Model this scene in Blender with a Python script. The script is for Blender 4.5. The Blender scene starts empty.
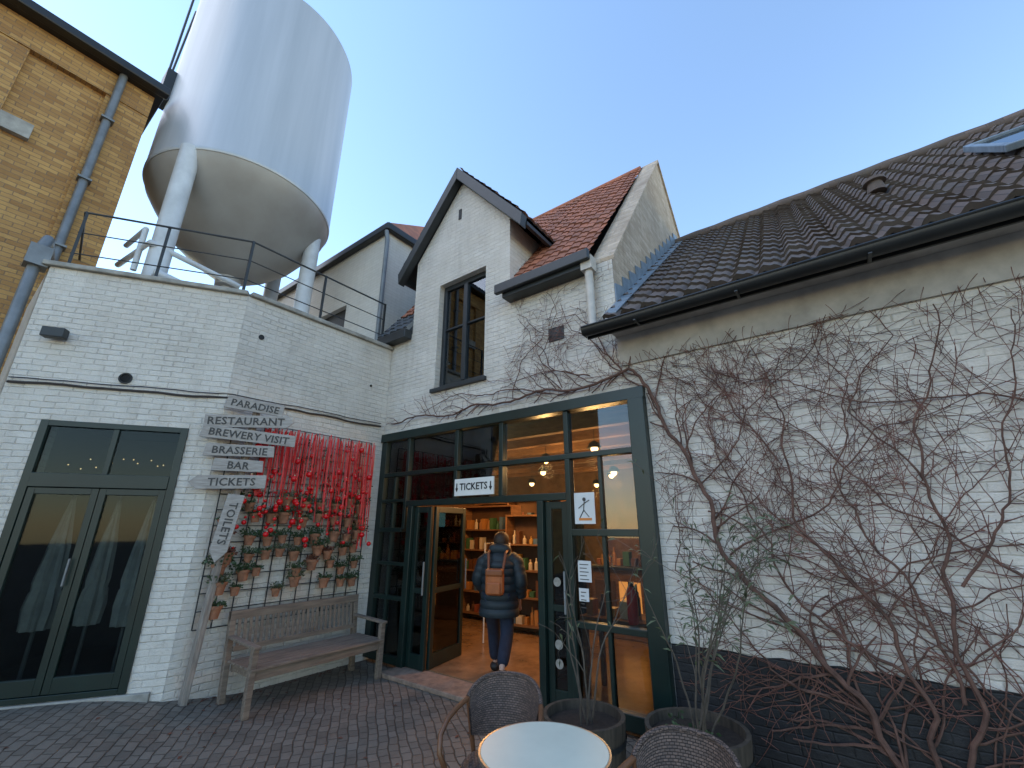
import bpy, bmesh, math, random
from mathutils import Vector, Matrix
random.seed(7)
S=bpy.context.scene; COL=S.collection
S.view_settings.view_transform='Standard'; S.view_settings.look='None'; S.view_settings.exposure=0
# ------------------------------------------------------------------ helpers
class G:
    def __init__(s): s.v=[];s.f=[];s.uv=None
    def add(s,vs,fs):
        o=len(s.v); s.v+= [Vector(a) for a in vs]; s.f+=[tuple(i+o for i in f) for f in fs]; return s
    def box(s,x0,x1,y0,y1,z0,z1,M=None):
        vs=[Vector((x,y,z)) for z in (z0,z1) for y in (y0,y1) for x in (x0,x1)]
        if M: vs=[M@a for a in vs]
        return s.add(vs,[(0,2,3,1),(4,5,7,6),(0,1,5,4),(2,6,7,3),(0,4,6,2),(1,3,7,5)])
    def bar(s,a,b,w,h):
        a=Vector(a);b=Vector(b);d=(b-a);L=d.length;d.normalize()
        up=Vector((0,0,1)) if abs(d.z)<.95 else Vector((0,1,0))
        r=d.cross(up).normalized();u=r.cross(d)
        M=Matrix((( r.x,d.x,u.x,a.x),(r.y,d.y,u.y,a.y),(r.z,d.z,u.z,a.z),(0,0,0,1)))
        return s.box(-w/2,w/2,0,L,-h/2,h/2,M)
    def tube(s,pts,rad,n=8):
        pts=[Vector(p) for p in pts]
        if not isinstance(rad,(list,tuple)): rad=[rad]*len(pts)
        vs=[];fs=[];prev=None
        for i,p in enumerate(pts):
            d=(pts[min(i+1,len(pts)-1)]-pts[max(i-1,0)])
            if d.length<1e-6: d=Vector((0,0,1))
            d.normalize()
            if prev is None:
                a=Vector((0,0,1)) if abs(d.z)<.9 else Vector((1,0,0)); r=d.cross(a).normalized()
            else:
                r=(prev-d*prev.dot(d))
                if r.length<1e-5: r=d.orthogonal()
                r.normalize()
            prev=r;u=d.cross(r)
            for k in range(n):
                t=2*math.pi*k/n; vs.append(p+(r*math.cos(t)+u*math.sin(t))*rad[i])
        for i in range(len(pts)-1):
            for k in range(n):
                k2=(k+1)%n; fs.append((i*n+k,i*n+k2,(i+1)*n+k2,(i+1)*n+k))
        fs.append(tuple(reversed(range(n)))); fs.append(tuple(range((len(pts)-1)*n,len(pts)*n)))
        return s.add(vs,fs)
    def lathe(s,prof,c,n=32,M=None,caps=True):
        vs=[];fs=[];c=Vector(c)
        for r,z in prof:
            for k in range(n):
                t=2*math.pi*k/n; p=Vector((r*math.cos(t),r*math.sin(t),z))
                vs.append((M@p if M else p)+c)
        for i in range(len(prof)-1):
            for k in range(n):
                k2=(k+1)%n; fs.append((i*n+k,i*n+k2,(i+1)*n+k2,(i+1)*n+k))
        if caps:
            if prof[0][0]>1e-4: fs.append(tuple(reversed(range(n))))
            if prof[-1][0]>1e-4: fs.append(tuple(range((len(prof)-1)*n,len(prof)*n)))
        return s.add(vs,fs)
    def prism(s,poly,vec):
        n=len(poly);vec=Vector(vec);a=[Vector(p) for p in poly];b=[p+vec for p in a]
        fs=[tuple(range(n)),tuple(reversed(range(n,2*n)))]+[(i,i+n,(i+1)%n+n,(i+1)%n) for i in range(n)]
        return s.add(a+b,fs)
    def quad(s,a,b,c,d): return s.add([a,b,c,d],[(0,1,2,3)])
org={}
def link(o,parent,loc):
    COL.objects.link(o)
    if parent: o.parent=parent; org[o.name]=org[parent.name]
    else: o.location=loc; org[o.name]=Vector(loc)
def meta(o,label,cat,group=None):
    o["label"]=label;o["category"]=cat
    if group:o["group"]=group
def T(name,loc,label,cat,group=None):
    o=bpy.data.objects.new(name,None);o.empty_display_size=.1;link(o,None,loc);meta(o,label,cat,group);return o
def fin(me,mat,smooth,recalc=True,dbl=False):
    bm=bmesh.new();bm.from_mesh(me)
    if dbl: bmesh.ops.remove_doubles(bm,verts=bm.verts,dist=1e-4)
    if recalc: bmesh.ops.recalc_face_normals(bm,faces=bm.faces)
    bm.to_mesh(me);bm.free()
    if mat: me.materials.append(mat)
    if smooth:
        for p in me.polygons:p.use_smooth=True
def autouv(me,off):
    uv=me.uv_layers.new(name='UVMap');Z=Vector((0,0,1))
    for p in me.polygons:
        n=p.normal
        if abs(n.z)>.97: t=Vector((1,0,0));b=Vector((0,1,0))
        else:
            t=Z.cross(n).normalized();b=n.cross(t)
        for li in p.loop_indices:
            c=me.vertices[me.loops[li].vertex_index].co+off
            uv.data[li].uv=(c.dot(t),c.dot(b))
def O(name,g,mat,parent=None,smooth=False,bevel=0,loc=None,dbl=False,recalc=True,label=None):
    off=org[parent.name] if parent else Vector(loc or (0,0,0))
    me=bpy.data.meshes.new(name);me.from_pydata([v-off for v in g.v],[],g.f)
    if g.uv:
        uv=me.uv_layers.new(name='UVMap')
        for l in me.loops: uv.data[l.index].uv=g.uv[l.vertex_index]
        if mat: me.materials.append(mat)
        if smooth:
            for p in me.polygons:p.use_smooth=True
    else:
        fin(me,mat,smooth,recalc,dbl); autouv(me,off)
    o=bpy.data.objects.new(name,me);link(o,parent,off)
    if smooth:
        m=o.modifiers.new('es','EDGE_SPLIT');m.split_angle=math.radians(38)
    if bevel:
        m=o.modifiers.new('bv','BEVEL');m.width=bevel;m.segments=2;m.limit_method='ANGLE'
    if label:o["label"]=label
    return o
def copy_tree(o,loc,rot=None,scale=None):
    n=o.copy();COL.objects.link(n);n.location=loc;org[n.name]=Vector(loc)
    if rot is not None:n.rotation_euler=rot
    if scale is not None:n.scale=scale
    for c in list(o.children):
        k=c.copy();COL.objects.link(k);k.parent=n
        for c2 in list(c.children):
            k2=c2.copy();COL.objects.link(k2);k2.parent=k
    return n
def text_g(g,body,size,M,spacing=1.0,align='CENTER'):
    c=bpy.data.curves.new('t','FONT');c.body=body;c.size=size;c.align_x=align;c.align_y='CENTER';c.extrude=.0012;c.space_character=spacing;c.resolution_u=2;c.offset=size*.018
    o=bpy.data.objects.new('t',c);COL.objects.link(o)
    dg=bpy.context.evaluated_depsgraph_get();me=bpy.data.meshes.new_from_object(o.evaluated_get(dg))
    g.add([M@v.co for v in me.vertices],[tuple(p.vertices) for p in me.polygons])
    bpy.data.objects.remove(o);bpy.data.curves.remove(c);bpy.data.meshes.remove(me)
def frame(o,r,u):
    r=Vector(r).normalized();u=Vector(u).normalized();n=r.cross(u)
    return Matrix(((r.x,u.x,n.x,o[0]),(r.y,u.y,n.y,o[1]),(r.z,u.z,n.z,o[2]),(0,0,0,1)))
def cellwall(us,zs,solid,o,d,th):
    g=G();d=Vector(d).normalized();n=Vector((-d.y,d.x,0));o=Vector(o)
    def P(u,z,t):return o+d*u+n*(t*th)+Vector((0,0,z))
    nu=len(us)-1;nz=len(zs)-1
    S_=[[solid((us[i]+us[i+1])/2,(zs[j]+zs[j+1])/2) for j in range(nz)] for i in range(nu)]
    def q(i,j):return 0<=i<nu and 0<=j<nz and S_[i][j]
    for i in range(nu):
        for j in range(nz):
            if not S_[i][j]:continue
            a,b,c,e=us[i],us[i+1],zs[j],zs[j+1]
            g.quad(P(a,c,0),P(b,c,0),P(b,e,0),P(a,e,0));g.quad(P(a,c,1),P(a,e,1),P(b,e,1),P(b,c,1))
            if not q(i-1,j):g.quad(P(a,c,0),P(a,e,0),P(a,e,1),P(a,c,1))
            if not q(i+1,j):g.quad(P(b,c,0),P(b,c,1),P(b,e,1),P(b,e,0))
            if not q(i,j-1):g.quad(P(a,c,0),P(a,c,1),P(b,c,1),P(b,c,0))
            if not q(i,j+1):g.quad(P(a,e,0),P(b,e,0),P(b,e,1),P(a,e,1))
    return g
# ------------------------------------------------------------------ materials
def newmat(name):
    m=bpy.data.materials.new(name);m.use_nodes=True;nt=m.node_tree;return m,nt,nt.nodes['Principled BSDF']
def N(nt,t,**k):
    n=nt.nodes.new(t)
    for a,b in k.items(): setattr(n,a,b)
    return n
def c4(c):return (c[0],c[1],c[2],1)
def noise(nt,vec,scale,detail=5,rough=.6):
    n=N(nt,'ShaderNodeTexNoise');n.inputs['Scale'].default_value=scale;n.inputs['Detail'].default_value=detail;n.inputs['Roughness'].default_value=rough
    nt.links.new(vec,n.inputs['Vector']);return n.outputs['Fac']
def ramp(nt,fac,stops):
    r=N(nt,'ShaderNodeValToRGB');e=r.color_ramp.elements
    while len(e)<len(stops):e.new(.5)
    for i,(p,c) in enumerate(stops):e[i].position=p;e[i].color=c4(c)
    nt.links.new(fac,r.inputs[0]);return r.outputs[0]
def mix(nt,f,a,b,mode='MIX'):
    m=N(nt,'ShaderNodeMix',data_type='RGBA',blend_type=mode)
    for s,v in ((m.inputs[0],f),(m.inputs[6],a),(m.inputs[7],b)):
        if hasattr(v,'is_linked'): nt.links.new(v,s)
        elif isinstance(v,(int,float)): s.default_value=v
        else: s.default_value=c4(v)
    return m.outputs[2]
def bump(nt,h,b,strength=.5,dist=.01):
    n=N(nt,'ShaderNodeBump');n.inputs['Strength'].default_value=strength;n.inputs['Distance'].default_value=dist
    nt.links.new(h,n.inputs['Height']);nt.links.new(n.outputs[0],b.inputs['Normal'])
def math_(nt,op,a,b=None):
    m=N(nt,'ShaderNodeMath',operation=op)
    for i,v in enumerate((a,b)):
        if v is None:continue
        if isinstance(v,(int,float)):m.inputs[i].default_value=v
        else:nt.links.new(v,m.inputs[i])
    return m.outputs[0]
def plain(name,col,rough=.6,metal=0,var=.25,scale=6,bmp=.15,spec=.5):
    m,nt,b=newmat(name);tc=N(nt,'ShaderNodeTexCoord').outputs['Object']
    f=noise(nt,tc,scale);dark=[x*(1-var) for x in col];lite=[min(1,x*(1+var*.6)) for x in col]
    nt.links.new(ramp(nt,f,[(.3,dark),(.7,lite)]),b.inputs['Base Color'])
    b.inputs['Roughness'].default_value=rough;b.inputs['Metallic'].default_value=metal;b.inputs['Specular IOR Level'].default_value=spec
    if bmp: bump(nt,noise(nt,tc,scale*9,4),b,bmp,.004)
    return m
def brickmat(name,c1,c2,mortar,bw=.21,rh=.066,ms=.009,dirt=(.3,.27,.23),damt=.5,bs=.6,rough=.75,peel=None):
    m,nt,b=newmat(name);tc=N(nt,'ShaderNodeTexCoord');uv=tc.outputs['UV'];ob=tc.outputs['Object']
    nz=N(nt,'ShaderNodeTexNoise');nz.inputs['Scale'].default_value=7;nt.links.new(uv,nz.inputs['Vector'])
    va=N(nt,'ShaderNodeVectorMath',operation='MULTIPLY_ADD');nt.links.new(nz.outputs['Color'],va.inputs[0]);va.inputs[1].default_value=(.024,.022,0);nt.links.new(uv,va.inputs[2])
    br=N(nt,'ShaderNodeTexBrick');nt.links.new(va.outputs[0],br.inputs['Vector'])
    br.inputs['Scale'].default_value=1;br.inputs['Brick Width'].default_value=bw;br.inputs['Row Height'].default_value=rh
    br.inputs['Mortar Size'].default_value=ms;br.inputs['Mortar Smooth'].default_value=1;br.inputs['Bias'].default_value=0
    br.inputs['Color1'].default_value=c4(c1);br.inputs['Color2'].default_value=c4(c2);br.inputs['Mortar'].default_value=c4(mortar)
    col=br.outputs['Color']
    big=noise(nt,ob,.9,8,.65)
    mp=N(nt,'ShaderNodeMapping');mp.inputs['Scale'].default_value=(7,7,.8);nt.links.new(ob,mp.inputs['Vector'])
    st=noise(nt,mp.outputs[0],1,6,.6)
    f=math_(nt,'MULTIPLY',ramp(nt,big,[(.42,(0,0,0)),(.72,(1,1,1))]),damt)
    col=mix(nt,f,col,dirt)
    f2=math_(nt,'MULTIPLY',ramp(nt,st,[(.5,(0,0,0)),(.75,(1,1,1))]),damt*.8)
    col=mix(nt,f2,col,dirt)
    if peel:
        sp=noise(nt,ob,16,7,.8)
        pm=ramp(nt,noise(nt,ob,1.3,4),[(.4,(.15,.15,.15)),(.65,(1,1,1))])
        f3=ramp(nt,sp,[(.58,(0,0,0)),(.66,(1,1,1))]);f3=math_(nt,'MULTIPLY',math_(nt,'MULTIPLY',f3,.65),pm)
        col=mix(nt,f3,col,peel)
    nt.links.new(col,b.inputs['Base Color']);b.inputs['Roughness'].default_value=rough;b.inputs['Specular IOR Level'].default_value=.3
    thick=ramp(nt,noise(nt,ob,2.6,4),[(.35,(.2,.2,.2)),(.62,(.9,.9,.9))])
    inv=math_(nt,'MULTIPLY',math_(nt,'SUBTRACT',1,br.outputs['Fac']),thick)
    per=noise(nt,ob,7,4);sm=noise(nt,ob,38,6,.7)
    h=math_(nt,'ADD',inv,math_(nt,'ADD',math_(nt,'MULTIPLY',sm,1.0),math_(nt,'MULTIPLY',per,1.6)))
    bump(nt,h,b,bs,.012);return m
W_LIME=brickmat('white_painted_brick',(.70,.655,.59),(.655,.61,.545),(.60,.555,.49),dirt=(.40,.355,.30),damt=.45,peel=(.33,.27,.21),bs=.85)
W_GABLE=brickmat('aged_cream_brick',(.62,.51,.39),(.45,.35,.25),(.46,.39,.30),dirt=(.28,.21,.15),damt=.6,peel=(.30,.19,.12),bs=.8)
W_CLEAN=brickmat('clean_white_brick',(.66,.63,.57),(.62,.59,.53),(.56,.53,.47),dirt=(.45,.41,.36),damt=.3,bs=.5)
YELLOW=brickmat('yellow_brick',(.56,.33,.115),(.34,.175,.06),(.22,.15,.095),ms=.009,dirt=(.24,.13,.06),damt=.3,bs=.6)
BLACKB=brickmat('black_painted_brick',(.018,.018,.02),(.022,.022,.024),(.012,.012,.013),dirt=(.05,.048,.045),damt=.35,bs=.5,rough=.55)
def tilemat(name,c1,c2,tw,cl,dirt):
    m,nt,b=newmat(name);tc=N(nt,'ShaderNodeTexCoord');uv=tc.outputs['UV'];ob=tc.outputs['Object']
    br=N(nt,'ShaderNodeTexBrick',offset=0.0);nt.links.new(uv,br.inputs['Vector']);br.inputs['Scale'].default_value=1
    br.inputs['Brick Width'].default_value=tw;br.inputs['Row Height'].default_value=cl;br.inputs['Mortar Size'].default_value=.003
    br.inputs['Color1'].default_value=c4(c1);br.inputs['Color2'].default_value=c4(c2);br.inputs['Mortar'].default_value=c4([x*.4 for x in c1])
    f=ramp(nt,noise(nt,ob,2.2,7,.7),[(.42,(0,0,0)),(.7,(1,1,1))])
    nt.links.new(mix(nt,math_(nt,'MULTIPLY',f,.6),br.outputs['Color'],dirt),b.inputs['Base Color'])
    b.inputs['Roughness'].default_value=.75;bump(nt,noise(nt,ob,30,4),b,.3,.006);return m
TILE_D=tilemat('brown_pantile',(.135,.095,.075),(.08,.058,.047),.21,.27,(.10,.088,.07))
TILE_R=tilemat('red_clay_tile',(.46,.16,.08),(.30,.11,.06),.17,.2,(.17,.085,.06))
GREEN=plain('dark_green_paint',(.005,.018,.0155),.35,0,.3,3,.05)
CHAR=plain('charcoal_paint',(.022,.026,.029),.45,0,.3,4,.1)
GUT=plain('black_gutter',(.015,.016,.017),.4,0,.3,4,.05)
ZINC=plain('grey_pipe',(.20,.21,.215),.45,.3,.25,5,.05)
LEAD=plain('lead_flashing',(.20,.25,.30),.5,.2,.3,8,.1)
BEIGE=plain('beige_pipe',(.5,.46,.4),.5,0,.2,6,.1)
RENDER=plain('grey_render',(.44,.41,.37),.85,0,.35,3,.3)
STONE=plain('coping_stone',(.36,.34,.30),.85,0,.4,5,.4)
CABLE=plain('black_cable',(.05,.04,.035),.6)
def tankmat():
    m,nt,b=newmat('tank_white_steel');tc=N(nt,'ShaderNodeTexCoord');ob=tc.outputs['Object']
    mp=N(nt,'ShaderNodeMapping');mp.inputs['Scale'].default_value=(2.5,2.5,.15);nt.links.new(ob,mp.inputs['Vector'])
    f=noise(nt,mp.outputs[0],1,6,.6)
    nt.links.new(ramp(nt,f,[(.35,(.43,.455,.47)),(.65,(.52,.54,.555))]),b.inputs['Base Color'])
    b.inputs['Roughness'].default_value=.4;b.inputs['Metallic'].default_value=.2
    wv=N(nt,'ShaderNodeTexWave',wave_type='BANDS',bands_direction='Z');wv.inputs['Scale'].default_value=.22
    nt.links.new(ob,wv.inputs['Vector']);bump(nt,wv.outputs['Fac'],b,.03,.05);return m
TANK=tankmat()
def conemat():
    m,nt,b=newmat('tank_cone_mottled');tc=N(nt,'ShaderNodeTexCoord');ob=tc.outputs['Object']  # cone colour darker and warmer than the shell, mottled by noise
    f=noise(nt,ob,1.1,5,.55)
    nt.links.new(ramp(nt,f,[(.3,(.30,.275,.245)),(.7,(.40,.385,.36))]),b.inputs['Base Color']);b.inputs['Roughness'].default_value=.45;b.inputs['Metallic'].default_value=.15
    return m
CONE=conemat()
WHITEP=plain('white_paint_steel',(.60,.62,.63),.4,0,.2,3,.03)
def woodmat(name,c1,c2,sc=(2,30,30)):
    m,nt,b=newmat(name);tc=N(nt,'ShaderNodeTexCoord');ob=tc.outputs['Object']
    mp=N(nt,'ShaderNodeMapping');mp.inputs['Scale'].default_value=sc;nt.links.new(ob,mp.inputs['Vector'])
    f=noise(nt,mp.outputs[0],1.3,6,.65);nt.links.new(ramp(nt,f,[(.3,c1),(.7,c2)]),b.inputs['Base Color'])
    b.inputs['Roughness'].default_value=.8;bump(nt,f,b,.35,.004);return m
BENCHW=woodmat('weathered_bench_wood',(.10,.075,.058),(.26,.20,.15),(30,2.5,30))
SIGNW=woodmat('weathered_sign_wood',(.25,.22,.195),(.44,.40,.36),(6,6,40))
POSTW=woodmat('weathered_post_wood',(.15,.125,.105),(.34,.30,.26),(30,30,3))
BARRELW=woodmat('barrel_wood',(.03,.024,.018),(.09,.07,.05),(20,20,2))
INWOOD=woodmat('interior_wood',(.12,.055,.022),(.28,.14,.055),(3,3,20))
LETTER=plain('dark_lettering',(.07,.065,.06),.8)
BLACKL=plain('black_lettering',(.01,.01,.01),.6)
PLATE=plain('white_sign_plate',(.72,.72,.68),.5,0,.08)
PAPER=plain('paper',(.66,.66,.65),.7,0,.06)
STICK=plain('faded_sticker',(.30,.28,.24),.7,0,.4,20)
RED=plain('red_gloss',(.62,.006,.010),.16,0,.1,4,0)
REDD=plain('red_paint',(.45,.012,.01),.35,0,.1,4,0)
REDR=plain('red_ribbon',(.66,.008,.012),.4,0,.3,9,0)
TERRA=plain('terracotta',(.32,.145,.08),.85,0,.4,14,.3)
SOIL=plain('soil',(.035,.025,.018),.95,0,.4,30,.6)
LEAFD=plain('leaf_green',(.04,.075,.028),.6,0,.5,20,0)
LEAFO=plain('leaf_olive',(.09,.11,.055),.6,0,.5,15,0)
LEAFR=plain('leaf_brown',(.14,.05,.03),.7,0,.5,20,0)
VINE=plain('vine_bark',(.12,.062,.045),.9,0,.5,10,.4)
VINET=plain('vine_twig',(.15,.065,.048),.85,0,.5,6,.2)
BARK=plain('thin_bark',(.10,.08,.06),.9,0,.4,12,.3)
TABLE=plain('table_top_cream_green',(.60,.65,.55),.4,0,.08,3,0,.3)
RIM=plain('metal_rim',(.4,.36,.3),.35,.8,.1)
def wickermat():
    m,nt,b=newmat('woven_wicker');tc=N(nt,'ShaderNodeTexCoord');uv=tc.outputs['UV']
    br=N(nt,'ShaderNodeTexBrick');nt.links.new(uv,br.inputs['Vector']);br.inputs['Scale'].default_value=1
    br.inputs['Brick Width'].default_value=.024;br.inputs['Row Height'].default_value=.012;br.inputs['Mortar Size'].default_value=.002;br.inputs['Mortar Smooth'].default_value=.8
    br.inputs['Color1'].default_value=(.15,.10,.08,1);br.inputs['Color2'].default_value=(.07,.048,.04,1);br.inputs['Mortar'].default_value=(.015,.01,.009,1)
    nt.links.new(br.outputs['Color'],b.inputs['Base Color']);b.inputs['Roughness'].default_value=.6
    bump(nt,math_(nt,'SUBTRACT',1,br.outputs['Fac']),b,.9,.004);return m
WICK=wickermat()
BENT=plain('bentwood',(.15,.065,.03),.35,0,.3,6,0)
def glassmat(name,refl,tint=(.8,.85,.85),rough=.0):
    m,nt,b=newmat(name);nt.nodes.remove(b);out=nt.nodes['Material Output']
    t=N(nt,'ShaderNodeBsdfTransparent');t.inputs[0].default_value=c4(tint)
    g=N(nt,'ShaderNodeBsdfGlossy');g.inputs['Roughness'].default_value=rough;g.inputs[0].default_value=(.9,.95,1,1)
    lw=N(nt,'ShaderNodeLayerWeight');lw.inputs[0].default_value=refl
    mx=N(nt,'ShaderNodeMixShader');nt.links.new(lw.outputs['Fresnel'],mx.inputs[0]);nt.links.new(t.outputs[0],mx.inputs[1]);nt.links.new(g.outputs[0],mx.inputs[2]);nt.links.new(mx.outputs[0],out.inputs[0]);return m
GLASS=glassmat('window_glass',.36,(.66,.70,.69),.02)
GLASSD=glassmat('dark_glass',.24,(.6,.65,.65),.03)
def emis(name,col,st):
    m,nt,b=newmat(name);b.inputs['Base Color'].default_value=c4(col);b.inputs['Emission Color'].default_value=c4(col);b.inputs['Emission Strength'].default_value=st;return m
LAMP=emis('warm_lamp_glow',(1,.62,.28),9)
FAIRY=emis('fairy_light_glow',(1,.65,.3),2.5)
TEAL=emis('teal_menu_screen',(.10,.35,.45),1.0)
AMBER=emis('amber_lit_panel',(1,.42,.10),.9)
FLOORIN=plain('polished_floor_tile',(.24,.15,.085),.25,0,.4,4,.05)
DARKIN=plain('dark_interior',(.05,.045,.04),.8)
CEIL=plain('brown_ceiling',(.09,.055,.035),.8,0,.4,3)
def cobble():
    m,nt,b=newmat('grey_cobbles');tc=N(nt,'ShaderNodeTexCoord');ob=tc.outputs['Object']
    mp=N(nt,'ShaderNodeMapping');mp.inputs['Rotation'].default_value=(0,0,.62);nt.links.new(ob,mp.inputs['Vector'])
    nz=N(nt,'ShaderNodeTexNoise');nz.inputs['Scale'].default_value=3;nt.links.new(mp.outputs[0],nz.inputs['Vector'])
    va=N(nt,'ShaderNodeVectorMath',operation='MULTIPLY_ADD');nt.links.new(nz.outputs['Color'],va.inputs[0]);va.inputs[1].default_value=(.08,.08,0);nt.links.new(mp.outputs[0],va.inputs[2])
    br=N(nt,'ShaderNodeTexBrick');nt.links.new(va.outputs[0],br.inputs['Vector']);br.inputs['Scale'].default_value=1
    br.inputs['Brick Width'].default_value=.125;br.inputs['Row Height'].default_value=.085;br.inputs['Mortar Size'].default_value=.008;br.inputs['Mortar Smooth'].default_value=1
    br.inputs['Color1'].default_value=(.20,.172,.14,1);br.inputs['Color2'].default_value=(.12,.102,.083,1);br.inputs['Mortar'].default_value=(.06,.05,.04,1)
    f=ramp(nt,noise(nt,ob,1.1,8,.7),[(.4,(0,0,0)),(.7,(1,1,1))])
    col=mix(nt,math_(nt,'MULTIPLY',f,.6),br.outputs['Color'],(.21,.18,.145))
    f=ramp(nt,noise(nt,ob,5,8,.75),[(.5,(0,0,0)),(.75,(1,1,1))]);col=mix(nt,math_(nt,'MULTIPLY',f,.5),col,(.075,.064,.05))
    nt.links.new(col,b.inputs['Base Color']);r=ramp(nt,noise(nt,ob,2,5),[(.3,(.6,.6,.6)),(.7,(.9,.9,.9))]);nt.links.new(r,b.inputs['Roughness']);b.inputs['Specular IOR Level'].default_value=.3
    h=math_(nt,'ADD',math_(nt,'SUBTRACT',1,br.outputs['Fac']),math_(nt,'MULTIPLY',noise(nt,ob,40,4),.45))
    bump(nt,h,b,.9,.014);return m
COB=cobble()
# ------------------------------------------------------------------ courtyard
bx,by=-.15,-2.33
dA=Vector((-.5534,-.8329,0));nA=Vector((.8329,-.5534,0))
def PA(t,out,z): p=Vector((bx,by,0))+dA*t+nA*out; return (p.x,p.y,z)
def gz(x,y):
    def ss(a,b,v):
        t=max(0,min(1,(v-a)/(b-a)));return t*t*(3-2*t)
    return .2*ss(1.4,-.6,x)*ss(-1.4,-2.9,y)
g=G();xs=[-60,-20,-8,-4]+[-3+.15*i for i in range(0,68)]+[9,14,25,60];ys=[-60,-20,-9]+[-6+.15*i for i in range(0,43)]+[.6,3,8,20,60]
for y in ys:
    for x in xs: g.v.append(Vector((x,y,gz(x,y) if y<.3 else 0)))
nx=len(xs)
for j in range(len(ys)-1):
    for i in range(nx-1): g.f.append((j*nx+i,j*nx+i+1,(j+1)*nx+i+1,(j+1)*nx+i))
o=O('ground',g,COB,smooth=True);o["kind"]="structure"
g=G();r_=random.Random(21)
for i in range(170):
    k=r_.random()
    if k<.4: x=r_.uniform(-.1,3.6);y=r_.uniform(-3.5,-.4)
    elif k<.7: x=bx+abs(r_.gauss(0,.12))+.02;y=r_.uniform(-2.2,-.2)
    else: x=r_.uniform(4.2,6.5);y=-abs(r_.gauss(0,.25))-.03
    z=gz(x,y)+.004;s=r_.uniform(.012,.03);a=r_.uniform(0,6.28);c,q=math.cos(a)*s,math.sin(a)*s
    g.add([(x-c,y-q,z),(x+q*.5,y-c*.5,z+.006),(x+c,y+q,z+.003),(x-q*.5,y+c*.5,z+.008)],[(0,1,2,3)])
o=O('fallen_leaves',g,LEAFR,None,loc=(2,-1,0),recalc=False);meta(o,"scattered small brown leaves lying on the cobbles","leaves");o["kind"]="stuff"
# ---------- annex
ZP=4.62
annex=T('annex_building',(bx,by,0),"white painted brick annex with angled wall and flat roof terrace","building")
doorA=(.30,1.62,.22,2.83);LA=2.02
w=cellwall([0,doorA[0],doorA[1],LA],[0,doorA[2],doorA[3],ZP],lambda u,z: not(doorA[0]<u<doorA[1] and z>doorA[2] and z<doorA[3]),(bx,by,0),dA,-.3)
O('wall',w,W_LIME,annex,dbl=True)
O('wall',G().box(bx-.3,bx,by+.0,-.004,0,ZP),W_LIME,annex)
e=PA(LA,0,0);O('wall',G().box(-3.0,e[0]-.02,e[1]-.0,e[1]+.25,0,ZP-.003),W_LIME,annex)
O('roof',G().prism([(-6,-3.4,4.15),(-1.3,-3.6,4.15),(bx-.2,by,4.15),(bx-.2,-.05,4.15),(-6,-.05,4.15)],(0,0,.1)),RENDER,annex)
g=G()
g.prism([PA(LA+.06,.05,ZP+.001),PA(0,.05,ZP+.001),PA(0,-.36,ZP+.001),PA(LA+.06,-.36,ZP+.001)],(0,0,.06))
g.box(bx-.35,bx+.05,by+.03,-.01,ZP+.003,ZP+.064)
O('coping',g,STONE,annex,bevel=.012)
O('door_sill',G().prism([PA(.1,.04,.05),PA(LA,.04,.05),PA(LA,-.02,.05),PA(.1,-.02,.05)],(0,0,.165)),STONE,annex,bevel=.01)
def cab(z,seed,r=.011):
    g=G();random.seed(seed);pts=[PA(LA-.02,.02,z-.03)]
    for i in range(1,12): pts.append(PA(LA*(1-i/12),.02,z-.02+random.uniform(-.008,.008)))
    for i in range(12): pts.append((bx+.02,by+.05+(-.1-by-.05)*i/11,z+.03*i/11+random.uniform(-.01,.01)))
    g.tube(pts,r,6);O('cable',g,CABLE,annex,smooth=True)
cab(3.24,1,.014);cab(3.29,4,.006)
g=G();M=frame(PA(1.72,.09,3.78),dA*-1,(0,0,1));g.box(-.1,.1,-.055,.055,-.05,.05,M);g.box(-.02,.02,-.02,.02,-.09,-.05,M);O('flood_lamp',g,CHAR,annex,bevel=.008)
c=PA(1.02,.004,3.36);M=Matrix.Rotation(math.atan2(nA.y,nA.x),4,'Z')@Matrix.Rotation(math.pi/2,4,'Y');O('vent_hole',G().lathe([(.065,0),(.065,.012),(.05,.012),(.045,-.0)],c,24,M),BLACKL,annex)
M=Matrix.Rotation(math.pi/2,4,'Y');O('vent_hole',G().lathe([(.035,0),(.035,.01)],(bx+.002,by+.25,4.12),16,M),BLACKL,annex);O('vent_hole',G().lathe([(.02,0),(.02,.01)],(bx+.002,-.35,3.9),12,M),BLACKL,annex)
def dbox(g,t0,t1,z0,z1,o0,o1): g.prism([PA(t0,o0,z0),PA(t1,o0,z0),PA(t1,o1,z0),PA(t0,o1,z0)],(0,0,z1-z0))
d=G();t0,t1,z0,z1=doorA
dbox(d,t0,t0+.07,z0,z1,-.05,.02);dbox(d,t1-.07,t1,z0,z1,-.05,.02);dbox(d,t0+.07,t1-.07,z1-.06,z1,-.05,.02);dbox(d,t0+.07,t1-.07,2.14,2.28,-.05,.03);dbox(d,t0+.07,t1-.07,z0,z0+.05,-.05,.02)
tm=(t0+t1)/2;dbox(d,tm-.025,tm+.025,2.28,z1-.06,-.04,.01)
door=O('door',d,GREEN,annex,bevel=.004)
for a,b in ((t0+.075,tm-.003),(tm+.003,t1-.075)):
    l=G();dbox(l,a,a+.06,z0+.055,2.135,-.04,.012);dbox(l,b-.06,b,z0+.055,2.135,-.04,.012);dbox(l,a+.06,b-.06,z0+.055,z0+.19,-.04,.012);dbox(l,a+.06,b-.06,2.07,2.135,-.04,.012)
    O('door_leaf',l,GREEN,door,bevel=.004)
    l=G();dbox(l,a+.05,b-.05,z0+.18,2.08,-.02,-.014);O('glass_pane',l,GLASSD,door)
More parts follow.
